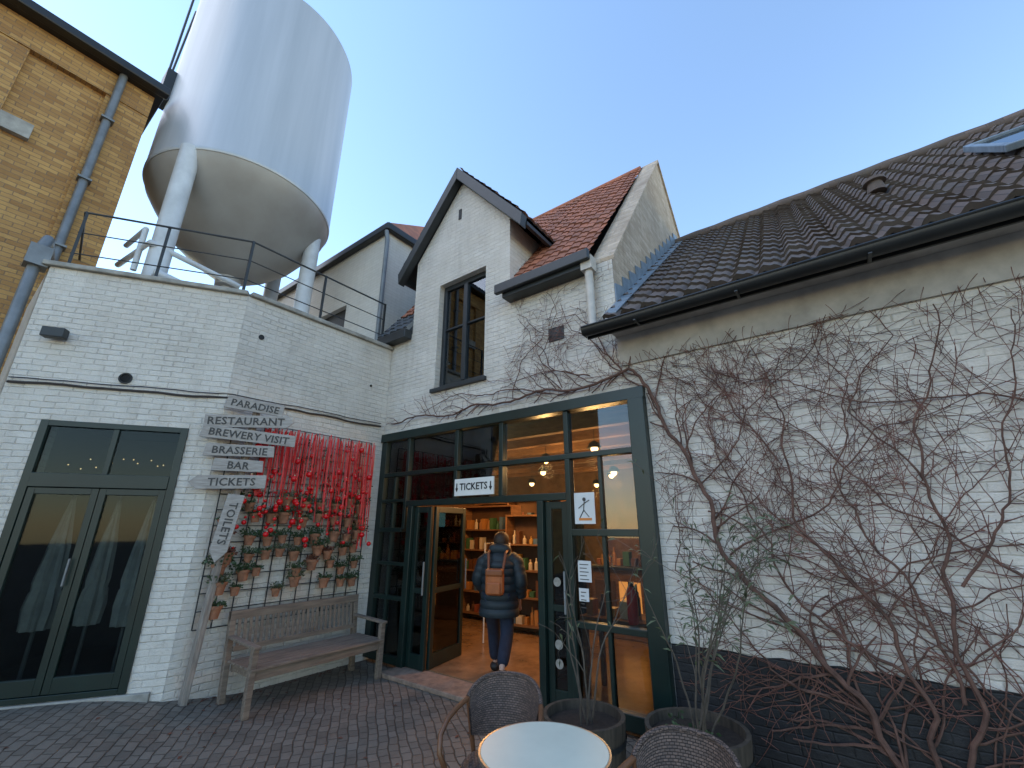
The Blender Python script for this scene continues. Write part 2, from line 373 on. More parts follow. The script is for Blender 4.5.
for a,b in ((t0+.065,tm-.02),(tm+.02,t1-.065)):
    l=G();dbox(l,a,b,2.27,z1-.05,-.02,-.014);O('glass_pane',l,GLASSD,door)
O('handle',G().tube([PA(tm+.06,.05,1.2),PA(tm+.06,.05,1.45)],.01,8),ZINC,door,smooth=True)
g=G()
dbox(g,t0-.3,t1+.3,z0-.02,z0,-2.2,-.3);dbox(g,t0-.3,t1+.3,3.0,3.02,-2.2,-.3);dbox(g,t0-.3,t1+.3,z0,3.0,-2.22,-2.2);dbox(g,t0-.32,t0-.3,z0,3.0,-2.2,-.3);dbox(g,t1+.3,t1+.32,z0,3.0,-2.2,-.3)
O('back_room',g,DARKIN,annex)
PCL=plain('parasol_cloth',(.62,.58,.54),.9)
for k,(t,dd,sc) in enumerate(((.60,-.42,1.0),(1.0,-.6,.9),(1.36,-.45,1.08))):
    p=PA(t,dd,z0);u=T('closed_parasol',p,"closed white parasol standing behind the dark glass door","parasol","closed parasols")
    O('pole',G().tube([p,(p[0],p[1],2.25)],.018,8),ZINC,u,smooth=True)
    g=G();prof=[(.10,0.75),(.115,.95),(.10,1.1),(.09,1.12),(.10,1.2),(.075,1.55),(.04,1.85),(.012,2.08)];vs=[];n=32
    for r,z in prof:
        for i in range(n):
            a=2*math.pi*i/n;rr=sc*r*(1+.22*math.sin(i*math.pi/2.0+z*2.5+k));vs.append((p[0]+rr*math.cos(a),p[1]+rr*math.sin(a),z))
    g.add(vs,[(i*n+j,i*n+(j+1)%n,(i+1)*n+(j+1)%n,(i+1)*n+j) for i in range(len(prof)-1) for j in range(n)])
    O('canopy',g,PCL,u,smooth=True)
g=G()
for i in range(14):
    p=PA(.42+i*.08,-.35+random.uniform(-.1,.05),2.42+random.uniform(-.05,.09));g.lathe([(0,-.008),(.008,0),(0,.008)],p,6)
fl=O('fairy_lights',g,FAIRY,None,loc=PA(1,-.3,2.4));meta(fl,"warm fairy lights strung behind the door transom","fairy lights");fl["kind"]="stuff"
# ---------- terrace railing
rail=T('terrace_railing',PA(0,-.2,ZP+.06),"thin black metal railing along the roof terrace parapet","railing")
def rp(s):
    if s<LA: p=PA(LA-s,-.22,0)
    else: p=(bx-.22,by+(s-LA),0)
    return Vector(p)
TOT=LA+2.25
for z in (5.55,5.25,4.95): O('rail',G().tube([rp(.0)+Vector((0,0,z)),rp(LA)+Vector((0,0,z)),rp(TOT)+Vector((0,0,z))],.014 if z>5.5 else .008,8),CHAR,rail,smooth=True)
O('rail',G().tube([rp(0)+Vector((0,0,5.55)),Vector((-2.9,-3.7,5.55))],.014,8),CHAR,rail,smooth=True)
for s in (.02,.9,LA,LA+1.1,TOT):
    p=rp(s);O('post',G().box(p.x-.015,p.x+.015,p.y-.015,p.y+.015,4.68,5.56),CHAR,rail)
# ---------- tank
cx,cy,R=-3.22,-1.69,1.62
tank=T('storage_tank',(cx,cy,4.25),"huge pale grey steel brewery tank with conical base on white legs","tank")
O('shell',G().lathe([(R,7.88),(R+.01,7.90),(R+.01,7.96),(R,7.98),(R,12.35),(R-.05,12.45)],(cx,cy,0),96),TANK,tank,smooth=True)
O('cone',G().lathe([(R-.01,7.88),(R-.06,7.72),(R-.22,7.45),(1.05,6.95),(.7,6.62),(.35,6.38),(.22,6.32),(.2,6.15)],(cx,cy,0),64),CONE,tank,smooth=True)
O('lid',G().lathe([(R-.05,12.45),(R*.6,12.75),(.01,12.95)],(cx,cy,0),64),TANK,tank,smooth=True)
for lx,ly in ((-2.30,-2.93),(-2.48,-.56),(-4.1,-.55),(-4.35,-2.6)):
    O('leg',G().lathe([(.15,0),(.15,3.68)],(lx,ly,4.25),24),WHITEP,tank,smooth=True)
    O('leg_flange',G().lathe([(.22,0),(.22,.03)],(lx,ly,4.26),24),WHITEP,tank,smooth=True)
O('outlet_pipe',G().tube([(cx,cy,6.3),(cx,cy,5.6),(-2.6,-1.4,5.35),(-2.1,-.7,5.1)],.09,12),WHITEP,tank,smooth=True)
O('outlet_pipe',G().tube([(-2.0,-3.0,5.35),(-2.0,-1.4,5.15),(-2.0,-.5,4.9)],.07,12),WHITEP,tank,smooth=True)
O('outlet_pipe',G().tube([(-3.6,-3.2,6.0),(-2.2,-3.1,5.9),(-2.2,-1.8,5.75)],.045,10),WHITEP,tank,smooth=True)
O('outlet_pipe',G().tube([(-3.4,-3.2,6.3),(-2.5,-3.15,6.25),(-2.5,-3.15,5.5)],.04,10),WHITEP,tank,smooth=True)
O('ladder_rail',G().tube([(-3.9,-3.25,12.6),(-3.6,-3.35,9.8)],.02,6),CHAR,tank);O('bracket',G().box(-3.45,-3.1,-3.45,-3.3,9.3,10.0),CHAR,tank);O('ladder_rail',G().tube([(-3.2,-3.42,13.5),(-3.2,-3.42,9.4)],.02,6),CHAR,tank)
# ---------- yellow brick building
yb=T('yellow_brick_building',(-3,-6,0),"tall yellow brick building with dark cornice","building")
O('wall',G().box(-9,-3,-14,-3.5,0,9.0),YELLOW,yb)
for y in (-3.78,-5.2,-6.7): O('pilaster',G().box(-3.001,-2.92,y-.28,y+.27,0,8.55),YELLOW,yb)
O('frieze',G().box(-3.001,-2.9,-14,-3.51,8.55,9.001),YELLOW,yb)
g=G();g.box(-9,-2.78,-14,-3.4,9.005,9.12);g.box(-2.8,-2.64,-14,-3.36,9.0,9.16);O('cornice',g,GUT,yb,bevel=.02)
O('stone_block',G().box(-3.001,-2.905,-4.93,-4.6,7.1,7.35),STONE,yb)
g=G();g.tube([(-2.84,-3.95,9.0),(-2.84,-3.95,5.4),(-2.75,-3.96,5.25),(-1.42,-4.1,5.0),(-1.38,-4.13,4.85),(-1.38,-4.13,0)],.055,12)
for z in (8,6.8,5.6): g.box(-2.92,-2.76,-4.03,-3.87,z,z+.03)
g.box(-1.48,-1.28,-4.22,-4.03,4.6,4.85);g.box(-1.45,-1.3,-4.2,-4.05,3.0,3.04)
O('downpipe',g,ZINC,yb,smooth=True)
# ---------- rear white house
rh=T('rear_white_house',(-1.03,.3,4),"white brick house with orange tiled roof behind the terrace","house")
w=cellwall([0,4.15,5.2,6.47],[4.2,5.75,6.35,7.7],lambda u,z:not(4.15<u<5.2 and 5.75<z<6.35),(-7.5,.3,0),(1,0,0),.25);O('wall',w,W_CLEAN,rh,dbl=True)
O('wall',G().box(-1.28,-1.03,.551,5,4.2,7.7),W_CLEAN,rh)
O('window',G().box(-3.33,-2.32,.4,.45,5.76,6.34),BLACKL,rh)
g=G();g.box(-7.6,-.92,.16,.29,7.62,7.78);g.box(-1.02,-.9,.18,5,7.62,7.78);O('gutter',g,GUT,rh,bevel=.02)
O('roof',G().add([(-7.6,.2,7.79),(-.95,.2,7.79),(-.95,5,7.79),(-7.6,5,7.79),(-2.3,2.8,9.9),(-6,2.8,9.9)],[(0,1,4,5),(1,2,4),(2,3,5,4),(3,0,5)]),TILE_R,rh)
O('downpipe',G().tube([(-.98,.2,7.6),(-.98,.24,7.4),(-.98,.24,4.3)],.045,10),ZINC,rh,smooth=True)
# ---------- entrance house
house=T('entrance_house',(2,0,0),"white brick house with gabled dormer and glazed green shopfront","house")
zE=4.80
def solid(u,z):
    x=u-.4
    if -.15<x<3.91 and z<3.15:return False
    if .95<x<1.93 and 3.72<z<5.5:return False
    if z<zE:return True
    return .35<x<2.38
w=cellwall([0,.25,.75,1.35,2.33,2.78,4.31],[0,3.15,3.72,zE,5.5,6.15],solid,(-.4,0,0),(1,0,0),.28)
w.prism([(.35,0,6.15),(2.38,0,6.15),(1.365,0,7.36)],(0,.28,0))
O('wall',w,W_LIME,house,dbl=True)
O('dormer_cheek',G().box(2.13,2.375,.281,1.25,4.5,6.15),W_LIME,house);O('dormer_cheek',G().box(.355,.6,.281,1.25,4.5,6.15),W_LIME,house)
g=G().prism([(3.66,.285,3.4),(3.66,.0,3.4),(3.66,.0,4.82),(3.66,2.68,8.45),(3.66,5.3,5.1),(3.66,5.3,3.4)],(.25,0,0))
for v in g.v:
    if v.y<.01:v.y=.004
O('gable_wall',g,W_GABLE,house)
g=G();g.prism([(3.63,.0,4.86),(3.63,2.68,8.50),(3.63,2.68,8.44),(3.63,.0,4.8)],(.31,0,0));g.prism([(3.63,2.68,8.5),(3.63,5.3,5.15),(3.63,5.3,5.09),(3.63,2.68,8.44)],(.31,0,0));O('gable_coping',g,W_GABLE,house)
def tiles(O_,ud,sd,ul,sl,tw,cl,amp,step,nper=6):
    g=G();g.uv=[];O_=Vector(O_);ud=Vector(ud).normalized();sd=Vector(sd).normalized();n=ud.cross(sd)
    if n.z<0:n=-n
    nu=int(ul/tw*nper)+1;us=[i*tw/nper for i in range(nu)];us=[u for u in us if u<ul]+[ul]
    def prof(u):
        t=(u/tw)%1
        return amp*(math.sin(2*math.pi*t)*.5+.28*math.sin(4*math.pi*t+.6)+.5)
    k=0;rows=[]
    while k*cl<sl:
        s0=k*cl;s1=min(sl,(k+1)*cl+.01);rows.append((s0,step-.001));rows.append((s0,step));rows.append((s1-.012,0.004));k+=1
    rnd=random.Random(3);jit={}
    for ri,(s,off) in enumerate(rows):
        for u in us:
            key=(ri//3,int(u/tw));j=jit.setdefault(key,rnd.uniform(-.005,.007))
            o2=off+prof(u)+j
            if ri%3==0:o2=(0 if ri else -.01)+prof(u)*.9
            g.v.append(O_+ud*u+sd*(s+(j*1.2 if ri%3==1 else 0))+n*o2);g.uv.append((u,s+.0001 if ri%3 else s+.001))
    m=len(us)
    for r in range(len(rows)-1):
        for i in range(m-1):g.f.append((r*m+i,r*m+i+1,(r+1)*m+i+1,(r+1)*m+i))
    return g
sR=Vector((0,2.8,3.60)).normalized();LR=4.55
O('roof',tiles((2.38,-.12,4.87),(1,0,0),sR,1.27,LR,.17,.2,.022,.02),TILE_R,house)
O('roof',tiles((-.4,-.12,4.87),(1,0,0),sR,.75,.62,.17,.2,.022,.02),plain('slate',(.06,.065,.07),.6),house)
O('roof',tiles(Vector((-.38,0,4.87))+Vector((0,-.12,0))+sR*.7,(1,0,0),sR,2.76,LR-.7,.17,.2,.022,.02),TILE_R,house)
O('roof_core',G().prism([(-.4,.1,4.7),(-.4,2.66,8.3),(-.4,5.2,4.9)],(4.05,0,0)),CHAR,house)
O('ridge_tiles',G().tube([(-.4,2.68,8.46),(3.6,2.68,8.46)],.07,10),TILE_R,house,smooth=True)
g=G();g.box(2.385,3.70,-.19,-.003,4.70,4.86);g.box(2.3,3.72,-.26,-.195,4.76,4.9);O('gutter',g,CHAR,house,bevel=.012)
O('gutter',G().box(-.4,.34,-.16,-.003,4.70,4.86),CHAR,house,bevel=.012)
g=G();g.tube([(3.66,-.13,4.76),(3.66,-.12,4.0),(3.72,-.2,3.86)],.05,12);g.box(3.59,3.73,-.2,-.06,4.66,4.84);O('downpipe',g,BEIGE,house,smooth=True)
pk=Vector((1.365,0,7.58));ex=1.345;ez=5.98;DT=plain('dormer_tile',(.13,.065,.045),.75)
for sgn in (-1,1):
    a=Vector((1.365+sgn*ex,-.14,ez));s=Vector((-sgn*ex,0,pk.z-ez))
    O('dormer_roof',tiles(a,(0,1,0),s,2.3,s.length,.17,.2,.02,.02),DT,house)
    q=[(a.x,-.16,a.z-.0),(pk.x,-.16,pk.z),(pk.x,-.16,pk.z-.24),(a.x+(-sgn)*.03,-.16,a.z-.2)]
    O('bargeboard',G().prism(q,(0,.13,0)),CHAR,house,bevel=.006)
    O('fascia',G().box(min(a.x,a.x-sgn*.05),max(a.x,a.x-sgn*.05),-.03,.8,a.z-.13,a.z-.01),CHAR,house)
    O('dormer_deck',G().prism([(a.x,-.03,a.z-.005),(pk.x,-.03,pk.z-.005),(pk.x,-.03,pk.z-.07),(a.x,-.03,a.z-.07)],(0,2.2,0)),CHAR,house)
O('attic_vent',G().box(1.31,1.37,-.012,0.01,6.62,6.82),BLACKL,house)
x0,x1,z0,z1=.95,1.93,3.72,5.5
g=G();y0,y1=.10,.17
g.box(x0,x0+.07,y0,y1,z0,z1);g.box(x1-.07,x1,y0,y1,z0,z1);g.box(x0+.07,x1-.07,y0,y1,z1-.08,z1);g.box(x0+.07,x1-.07,y0,y1,z0,z0+.08);g.box(1.40,1.48,y0-.01,y1,z0+.08,z1-.08)
win=O('window',g,CHAR,house,bevel=.005)
UG=glassmat('upper_glass',.5,(.6,.65,.65))
for a,b in ((x0+.06,1.405),(1.475,x1-.06)): O('glass_pane',G().box(a,b,.13,.136,z0+.07,z1-.07),UG,win)
O('sill',G().box(x0-.05,x1+.05,-.05,.12,z0-.06,z0+.0),CHAR,win,bevel=.005)
O('curtain',G().box(x0,x1,.25,.26,z0,z1),plain('curtain_cloth',(.18,.20,.20),.9),win)
# -------- shopfront
g=G();YF0,YF1=-.03,.07
def bar(x0,x1,z0,z1,y0=YF0,y1=YF1): g.box(x0,x1,y0,y1,z0,z1)
ZB=.05
bar(-.14,-.02,ZB,3.02);bar(3.98,4.148,0,3.02,-.09,.1);bar(-.14,4.148,3.022,3.148,-.06,.1)
bar(-.02,3.98,2.47,2.53)
for x in (.50,1.49,2.26,3.20): bar(x-.03,x+.03,2.53,3.02)
bar(.47,.53,1.72,2.47);bar(3.17,3.23,ZB,2.47)
bar(-.02,.47,1.68,1.74);bar(-.02,.66,.80,.85);bar(-.02,.62,ZB,.14);bar(.20,.24,.14,2.47,-.01,.05)
bar(-.02,.66,1.24,1.28);bar(-.02,.47,2.10,2.14)
bar(.53,3.17,2.03,2.11);bar(1.46,1.52,2.11,2.47);bar(2.23,2.29,2.11,2.47)
bar(.60,.70,ZB,2.03,-.05,.09);bar(2.80,2.88,ZB,2.03,-.05,.09)
bar(3.23,3.98,1.66,1.73);bar(3.23,3.98,ZB,.18);bar(3.56,3.6,.18,2.47,-.01,.05)
bar(3.23,3.98,.80,.86)
front=O('shopfront_frame',g,GREEN,house,bevel=.006)
def pane(x0,x1,z0,z1,y=.02,par=None): O('glass_pane',G().box(x0,x1,y,y+.006,z0,z1),GLASS,par or front)
for a,b in ((-.03,.48),(.52,1.47),(1.51,2.24),(2.28,3.18),(3.22,3.99)): pane(a,b,2.52,3.03)
pane(-.03,.48,1.73,2.48);pane(.52,1.47,2.1,2.48);pane(1.51,2.24,2.1,2.48);pane(2.28,3.18,2.1,2.48)
pane(-.03,.21,.84,1.69);pane(.23,.61,.84,1.69);pane(-.03,.61,.13,.81)
pane(3.22,3.57,1.72,2.48);pane(3.59,3.99,1.72,2.48);pane(3.22,3.99,.85,1.67);pane(3.22,3.99,.17,.81)
def leaf(M,w,h,name,par,lab=None):
    g=G();g.box(0,.07,0,.045,0,h,M);g.box(w-.07,w,0,.045,0,h,M);g.box(.07,w-.07,0,.045,0,.16,M);g.box(.07,w-.07,0,.045,h-.08,h,M);g.box(.07,w-.07,0,.045,.86,.92,M)
    o=O(name,g,GREEN,par,bevel=.004)
    O('glass_pane',G().box(.06,w-.06,.02,.026,.15,h-.07,M),GLASS,o)
    O('handle',G().tube([M@Vector((w-.035,-.05,.85)),M@Vector((w-.035,-.05,1.25))],.012,8),ZINC,o,smooth=True)
    if lab:o["label"]=lab
    return o
leaf(Matrix.Translation((.71,.0,.06)),.33,1.96,'door_leaf',house)
leaf(Matrix.Translation((1.06,.08,.06))@Matrix.Rotation(math.radians(100),4,'Z'),.75,1.96,'door_leaf',house,"door leaf swung open inwards")
leaf(Matrix.Translation((2.79,.10,.06))@Matrix.Rotation(math.radians(80),4,'Z'),.75,1.96,'door_leaf',house,"door leaf swung open inwards")
leaf(Matrix.Translation((2.885,.0,.06)),.28,1.96,'door_leaf',house)
O('threshold',G().box(.6,3.0,-.32,.09,.0,.05),plain('threshold_stone',(.27,.19,.14),.7,0,.4,12),house,bevel=.01)
# interior
O('interior_floor',G().box(-3.5,4.1,.10,6,-.02,.055),FLOORIN,house)
O('ceiling',G().box(-3.5,4.1,.281,6,3.16,3.2),CEIL,house)
for y in (.8,1.5,2.2,2.9,3.6,4.3,5.0): O('ceiling_beam',G().box(-3.5,4.1,y-.06,y+.06,2.98,3.158),INWOOD,house)
g=G();g.box(-3.5,4.15,6.0,6.1,0,3.2);g.box(-3.6,-3.5,.29,6.1,0,3.2);g.box(4.1,4.2,.29,6.0,0,3.2);g.box(-3.5,-.16,.29,.33,.06,3.15);O('interior_wall',g,plain('ochre_interior_wall',(.24,.13,.055),.8,0,.4,3),house)
mcols=[plain('goods_%s'%c[0],c[1],.5,0,.2) for c in (('cream',(.6,.5,.33)),('brick',(.30,.08,.04)),('brown',(.12,.05,.02)),('blue',(.08,.15,.22)),('green',(.05,.14,.06)),('gold',(.5,.28,.06)),('amber',(.45,.2,.05)))]
SHB=plain('shelf_back',(.10,.05,.022),.8)
def goods(M,x0,x1,y,z,hmax,rnd):
    x=x0
    while x<x1-.05:
        ww=rnd.uniform(.05,.12);hh=rnd.uniform(.1,hmax);g=G()
        if rnd.random()<.4: g.box(x,x+ww,y,y+.13,z,z+hh*.8,M)
        else:
            g.lathe([(.035,0),(.035,hh*.6),(.013,hh*.75),(.013,hh)],(0,0,0),10);g.v=[M@(v+Vector((x+.04,y+.07,z))) for v in g.v];ww=.08
        p=M@Vector((x,y,z));b=O('merchandise',g,rnd.choice(mcols),None,loc=p,bevel=0);meta(b,"small packaged goods standing inside the shop","goods","goods inside the shop")
        x+=ww+rnd.uniform(.015,.06)
def shelf(loc,rot,w,h,n,label,y0=.06):
    M=Matrix.Translation(loc)@Matrix.Rotation(rot,4,'Z');t=T('shelf_unit',loc,label,"shelf","shop shelves")
    O('side_panel',G().box(0,.03,0,.3,0,h,M),INWOOD,t);O('side_panel',G().box(w-.03,w,0,.3,0,h,M),INWOOD,t);O('back_panel',G().box(.03,w-.03,.28,.3,0,h,M),SHB,t)
    rnd=random.Random(int(w*100+loc[0]*7))
    for i in range(n):
        z=.1+i*(h-.2)/n
        O('shelf_board',G().box(.03,w-.03,0,.28,z,z+.025,M),INWOOD,t)
        goods(M,.08,w-.08,y0,z+.026,(h-.2)/n-.08,rnd)
    O('shelf_board',G().box(.03,w-.03,0,.28,h-.03,h,M),INWOOD,t)
shelf((-2.6,5.0,.06),0,1.5,2.3,5,"tall wooden shelf stacked with bottles and boxes")
shelf((-1.0,4.4,.06),0,1.5,2.3,5,"tall wooden shelf stacked with bottles and boxes")
shelf((-.9,2.7,.06),0,1.3,2.1,5,"wooden shelf with goods facing the entrance")
shelf((.55,2.3,.06),.1,.8,1.9,4,"wooden shelf with goods facing the entrance")
shelf((3.95,1.2,.06),math.pi/2,1.5,1.9,4,"wooden shelf with goods along the inner side wall")
shelf((2.1,5.2,.06),0,1.6,2.6,6,"tall wooden bar shelf behind the counter")
cn=T('bar_counter',(2.9,3.2,.06),"wooden bar counter with glowing amber front","counter")
O('body',G().box(1.9,3.7,3.0,3.6,.06,1.08),INWOOD,cn,bevel=.01);O('counter_top',G().box(1.85,3.75,2.92,3.65,1.085,1.13),CHAR,cn,bevel=.01)
for i in range(4): O('front_panel',G().box(1.95+i*.43,2.31+i*.43,2.98,2.997,.3,.9),AMBER if i%2 else SHB,cn)
goods(Matrix(),1.95,3.6,3.1,1.132,.3,random.Random(4))
cn=T('menu_screen',(3.1,3.7,2.2),"glowing teal menu screen hanging above the counter","screen");O('display',G().box(2.6,3.5,3.7,3.73,1.75,2.12),TEAL,cn);O('hanging_bracket',G().box(3.03,3.07,3.71,3.74,2.12,3.0),CHAR,cn)
tb=T('display_table',(3.5,.7,.06),"low wooden display table with goods behind the glass","table");O('top',G().box(3.0,3.95,.45,.95,.78,.82),INWOOD,tb,bevel=.005)
for x,y in ((3.05,.5),(3.9,.5),(3.05,.9),(3.9,.9)):O('leg',G().box(x-.025,x+.025,y-.025,y+.025,.06,.78),INWOOD,tb)
goods(Matrix(),3.05,3.9,.55,.821,.35,random.Random(9))
tb=T('display_table',(.1,.9,.06),"low wooden display table with goods behind the glass","table");O('top',G().box(-.05,.5,.5,1.2,.78,.82),INWOOD,tb,bevel=.005)
for x,y in ((0,.55),(.45,.55),(0,1.15),(.45,1.15)):O('leg',G().box(x-.025,x+.025,y-.025,y+.025,.06,.78),INWOOD,tb)
goods(Matrix(),-.03,.45,.6,.821,.4,random.Random(12))
rk=T('metal_rack',(.9,1.5,.06),"white metal rack standing inside the entrance","rack")
O('frame_tube',G().tube([(.75,1.5,.06),(.75,1.5,1.5),(1.1,1.7,1.5),(1.1,1.7,.06)],.012,8),PLATE,rk,smooth=True)
for z in (.5,.9,1.2):O('cross_tube',G().tube([(.75,1.5,z),(1.1,1.7,z)],.009,8),PLATE,rk,smooth=True)
for i,(x,y,z) in enumerate(((.6,1.3,2.72),(1.9,1.6,2.75),(3.0,1.1,2.75),(2.6,2.6,2.6),(.4,3.4,2.6),(-1.2,3.6,2.6),(1.4,4.4,2.6),(3.6,1.9,2.75),(1.2,2.6,2.7),(2.2,3.4,2.65),(-.2,1.9,2.7))):
    t=T('pendant_lamp',(x,y,z),"small warm glowing pendant lamp under the ceiling","lamp","pendant lamps inside")
    O('cord',G().tube([(x,y,z+.1),(x,y,3.15)],.005,6),CABLE,t);O('shade',G().lathe([(.10,.02),(.07,.09),(.02,.12)],(x,y,z),20,caps=False),CHAR,t,smooth=True)
    O('bulb',G().lathe([(.0,-.055),(.04,-.035),(.052,0),(.04,.035),(0,.055)],(x,y,z+.01),16),LAMP,t,smooth=True)
    if i in (1,2,3,5,6,0):
        L=bpy.data.lights.new('lamp_light','POINT');L.energy=(60,64,34,60,0,80,70)[i];L.color=(1,.50,.18);L.shadow_soft_size=.12;lo=bpy.data.objects.new('lamp_light',L);COL.objects.link(lo);lo.parent=t;lo.location=(0,0,-.16)
# ticket sign
sg=T('ticket_sign',(1.86,-.08,2.22),"white plate sign reading TICKETS with arrows above the doorway","sign")
O('plate',G().box(1.53,2.19,-.075,-.055,2.13,2.345),PLATE,sg,bevel=.003)
g=G();text_g(g,"TICKETS",.122,frame((1.86,-.078,2.238),(1,0,0),(0,0,1)),1.02)
for x in (1.575,2.145):
    g.box(x-.008,x+.008,-.0795,-.076,2.22,2.29);g.prism([(x-.025,-.0795,2.228),(x+.025,-.0795,2.228),(x,-.0795,2.18)],(0,.003,0))
O('lettering',g,BLACKL,sg)
def notice(x0,x1,z0,z1,deco):
    c=((x0+x1)/2,-.04,(z0+z1)/2);t=T('paper_notice',c,"white paper notice taped to the shopfront glass","notice","notices on the shopfront")
    O('sheet',G().box(x0,x1,-.003,.0,z0,z1),PAPER,t)
    g=G()
    if deco:
        cx_,cz=c[0],c[2]
        g.lathe([(.0,0),(.02,0),(.02,.002),(0,.002)],(cx_,-.006,cz+.09),12,Matrix.Rotation(math.pi/2,4,'X'));
        for a,b in (((0,.07),(-.01,-.02)),((-.01,-.02),(-.06,-.1)),((-.01,-.02),(.05,-.09)),((0,.05),(-.07,.0)),((0,.05),(.06,.08))):
            g.tube([(cx_+a[0],-.005,cz+a[1]),(cx_+b[0],-.005,cz+b[1])],.005,5)
        O('drawing',g,LETTER,t)
        g=G();g.box(x0+.05,x1-.04,-.0055,-.0035,z0+.035,z0+.06);O('colour_band',g,plain('orange_print',(.6,.2,.04)),t)
    else:
        for i in range(5): g.box(x0+.02,x1-.03-.02*(i%2),-.0055,-.0035,z1-.04-i*.035,z1-.032-i*.035)
        O('print_lines',g,LETTER,t)
notice(3.26,3.50,1.78,2.10,True);notice(3.27,3.42,1.22,1.42,False);notice(3.27,3.38,1.04,1.16,False)
for z in (1.2,.62,.45):
    t=O('window_sticker',G().lathe([(0,0),(.045,0),(.045,.003),(0,.003)],(3.02,-.012,z),20,Matrix.Rotation(math.pi/2,4,'X')),STICK,None,loc=(3.02,-.012,z));meta(t,"round faded sticker on the narrow door glass","sticker","stickers on the door glass")
fx=T('fire_extinguisher',(3.78,.1,.86),"red fire extinguisher mounted behind the shopfront glass","fire extinguisher")
O('cylinder_body',G().lathe([(.04,0),(.05,.02),(.05,.26),(.03,.31),(.012,.33)],(3.78,.11,.87),20),REDD,fx,smooth=True);O('valve',G().box(3.76,3.80,.09,.13,1.2,1.24),BLACKL,fx);O('hose',G().tube([(3.79,.11,1.22),(3.85,.10,1.15),(3.85,.10,.95)],.008,6),BLACKL,fx,smooth=True)
# ---------- right wing
wing=T('right_wing',(6,0,0),"long white brick wing with brown pantile roof and black base","building")
w=cellwall([0,.238,8.5],[0,3.15,3.72],lambda u,z:not(u<.238 and z<3.15),(3.913,0,0),(1,0,0),.28);O('wall',w,W_LIME,wing,dbl=True)
g=G();us=[4.16+i*.12 for i in range(0,69)];random.seed(3)
tops=[.79+random.uniform(-.012,.012) for _ in us];vs=[]
for x,t in zip(us,tops): vs+=[(x,-.014,-.05),(x,-.014,t),(x,.001,t)]
g.add(vs,[f for i in range(len(us)-1) for f in ((i*3,(i+1)*3,(i+1)*3+1,i*3+1),(i*3+1,(i+1)*3+1,(i+1)*3+2,i*3+2))])
O('base_band',g,BLACKB,wing,recalc=False)
g=G();g.prism([(3.93,-.03,3.42),(3.93,-.12,3.72),(3.93,0.0,3.72),(3.93,0,3.42)],(8.4,0,0));O('eaves_render',g,RENDER,wing);O('soffit',G().box(3.93,12.3,-.36,.25,3.722,3.76),RENDER,wing)
sD=Vector((0,3.68,3.09)).normalized()
O('roof',tiles((3.93,-.40,3.80),(1,0,0),sD,8.3,4.8,.21,.27,.05,.032,8),TILE_D,wing)
O('roof_core',G().prism([(3.94,-.36,3.765),(3.94,3.28,6.82),(3.94,6.5,3.765)],(8.3,0,0)),CHAR,wing)
O('ridge_tiles',G().tube([(3.93+i*.35,3.28,6.93+(.006 if i%2 else 0)) for i in range(24)],[.105 if i%2 else .098 for i in range(24)],10),TILE_D,wing,smooth=True)
g=G();n=10;vs=[]
for x in (3.72,12.3):
    for k in range(n+1):
        a=math.pi+math.pi*k/n;vs.append((x,-.46+.075*math.cos(a),3.74+.075*math.sin(a)))
g.add(vs,[(k,k+1,n+1+k+1,n+1+k) for k in range(n)]);g.tube([(3.72,-.535,3.745),(12.3,-.535,3.745)],.012,6);g.box(3.72,12.3,-.39,-.37,3.66,3.78);g.prism([(3.715,-.53,3.74),(3.715,-.39,3.74),(3.715,-.4,3.67),(3.715,-.51,3.67)],(.006,0,0))
for x in (4.3,5.2,6.1,7.0,7.9): g.box(x-.012,x+.012,-.545,-.39,3.655,3.665)
O('gutter',g,GUT,wing,smooth=True)
g=G()
for i in range(13):
    y=.0+i*.26;z=3.80+(y+.40)*.84+.03
    g.prism([(3.915,y,z),(3.915,y+.27,z+.22),(3.915,y+.27,z+.38),(3.915,y+.0,z+.30)],(.012,0,0))
g.prism([(3.93,-.38,3.90),(3.93,3.25,6.95),(4.06,3.25,6.93),(4.06,-.38,3.88)],(0,0,.012))
O('flashing',g,LEAD,wing)
def onD(x,s,h): p=Vector((x,-.40,3.80))+sD*s;n=Vector((0,-sD.z,sD.y));return p+n*h
M=frame(onD(8.0,2.35,.08),(1,0,0),sD)
g=G();g.box(-.6,.6,-.55,-.5,0,.07,M);g.box(-.6,.6,.5,.55,0,.07,M);g.box(-.6,-.54,-.5,.5,0,.07,M);g.box(.54,.6,-.5,.5,0,.07,M)
sk=O('skylight',g,LEAD,wing,bevel=.008);O('glass_pane',G().box(-.54,.54,-.5,.5,.03,.04,M),glassmat('skylight_glass',.85,(.3,.35,.4)),sk)
p=onD(6.55,2.3,.05);O('roof_vent',G().lathe([(.09,0),(.07,.12),(.11,.13),(.10,.17),(.02,.2)],p,16),TILE_D,wing,smooth=True)
O('wall_fitting',G().box(4.46,4.5,-.03,0,3.3,3.36),RENDER,wing);O('wall_fitting',G().box(5.2,5.23,-.03,0,3.25,3.3),RENDER,wing)
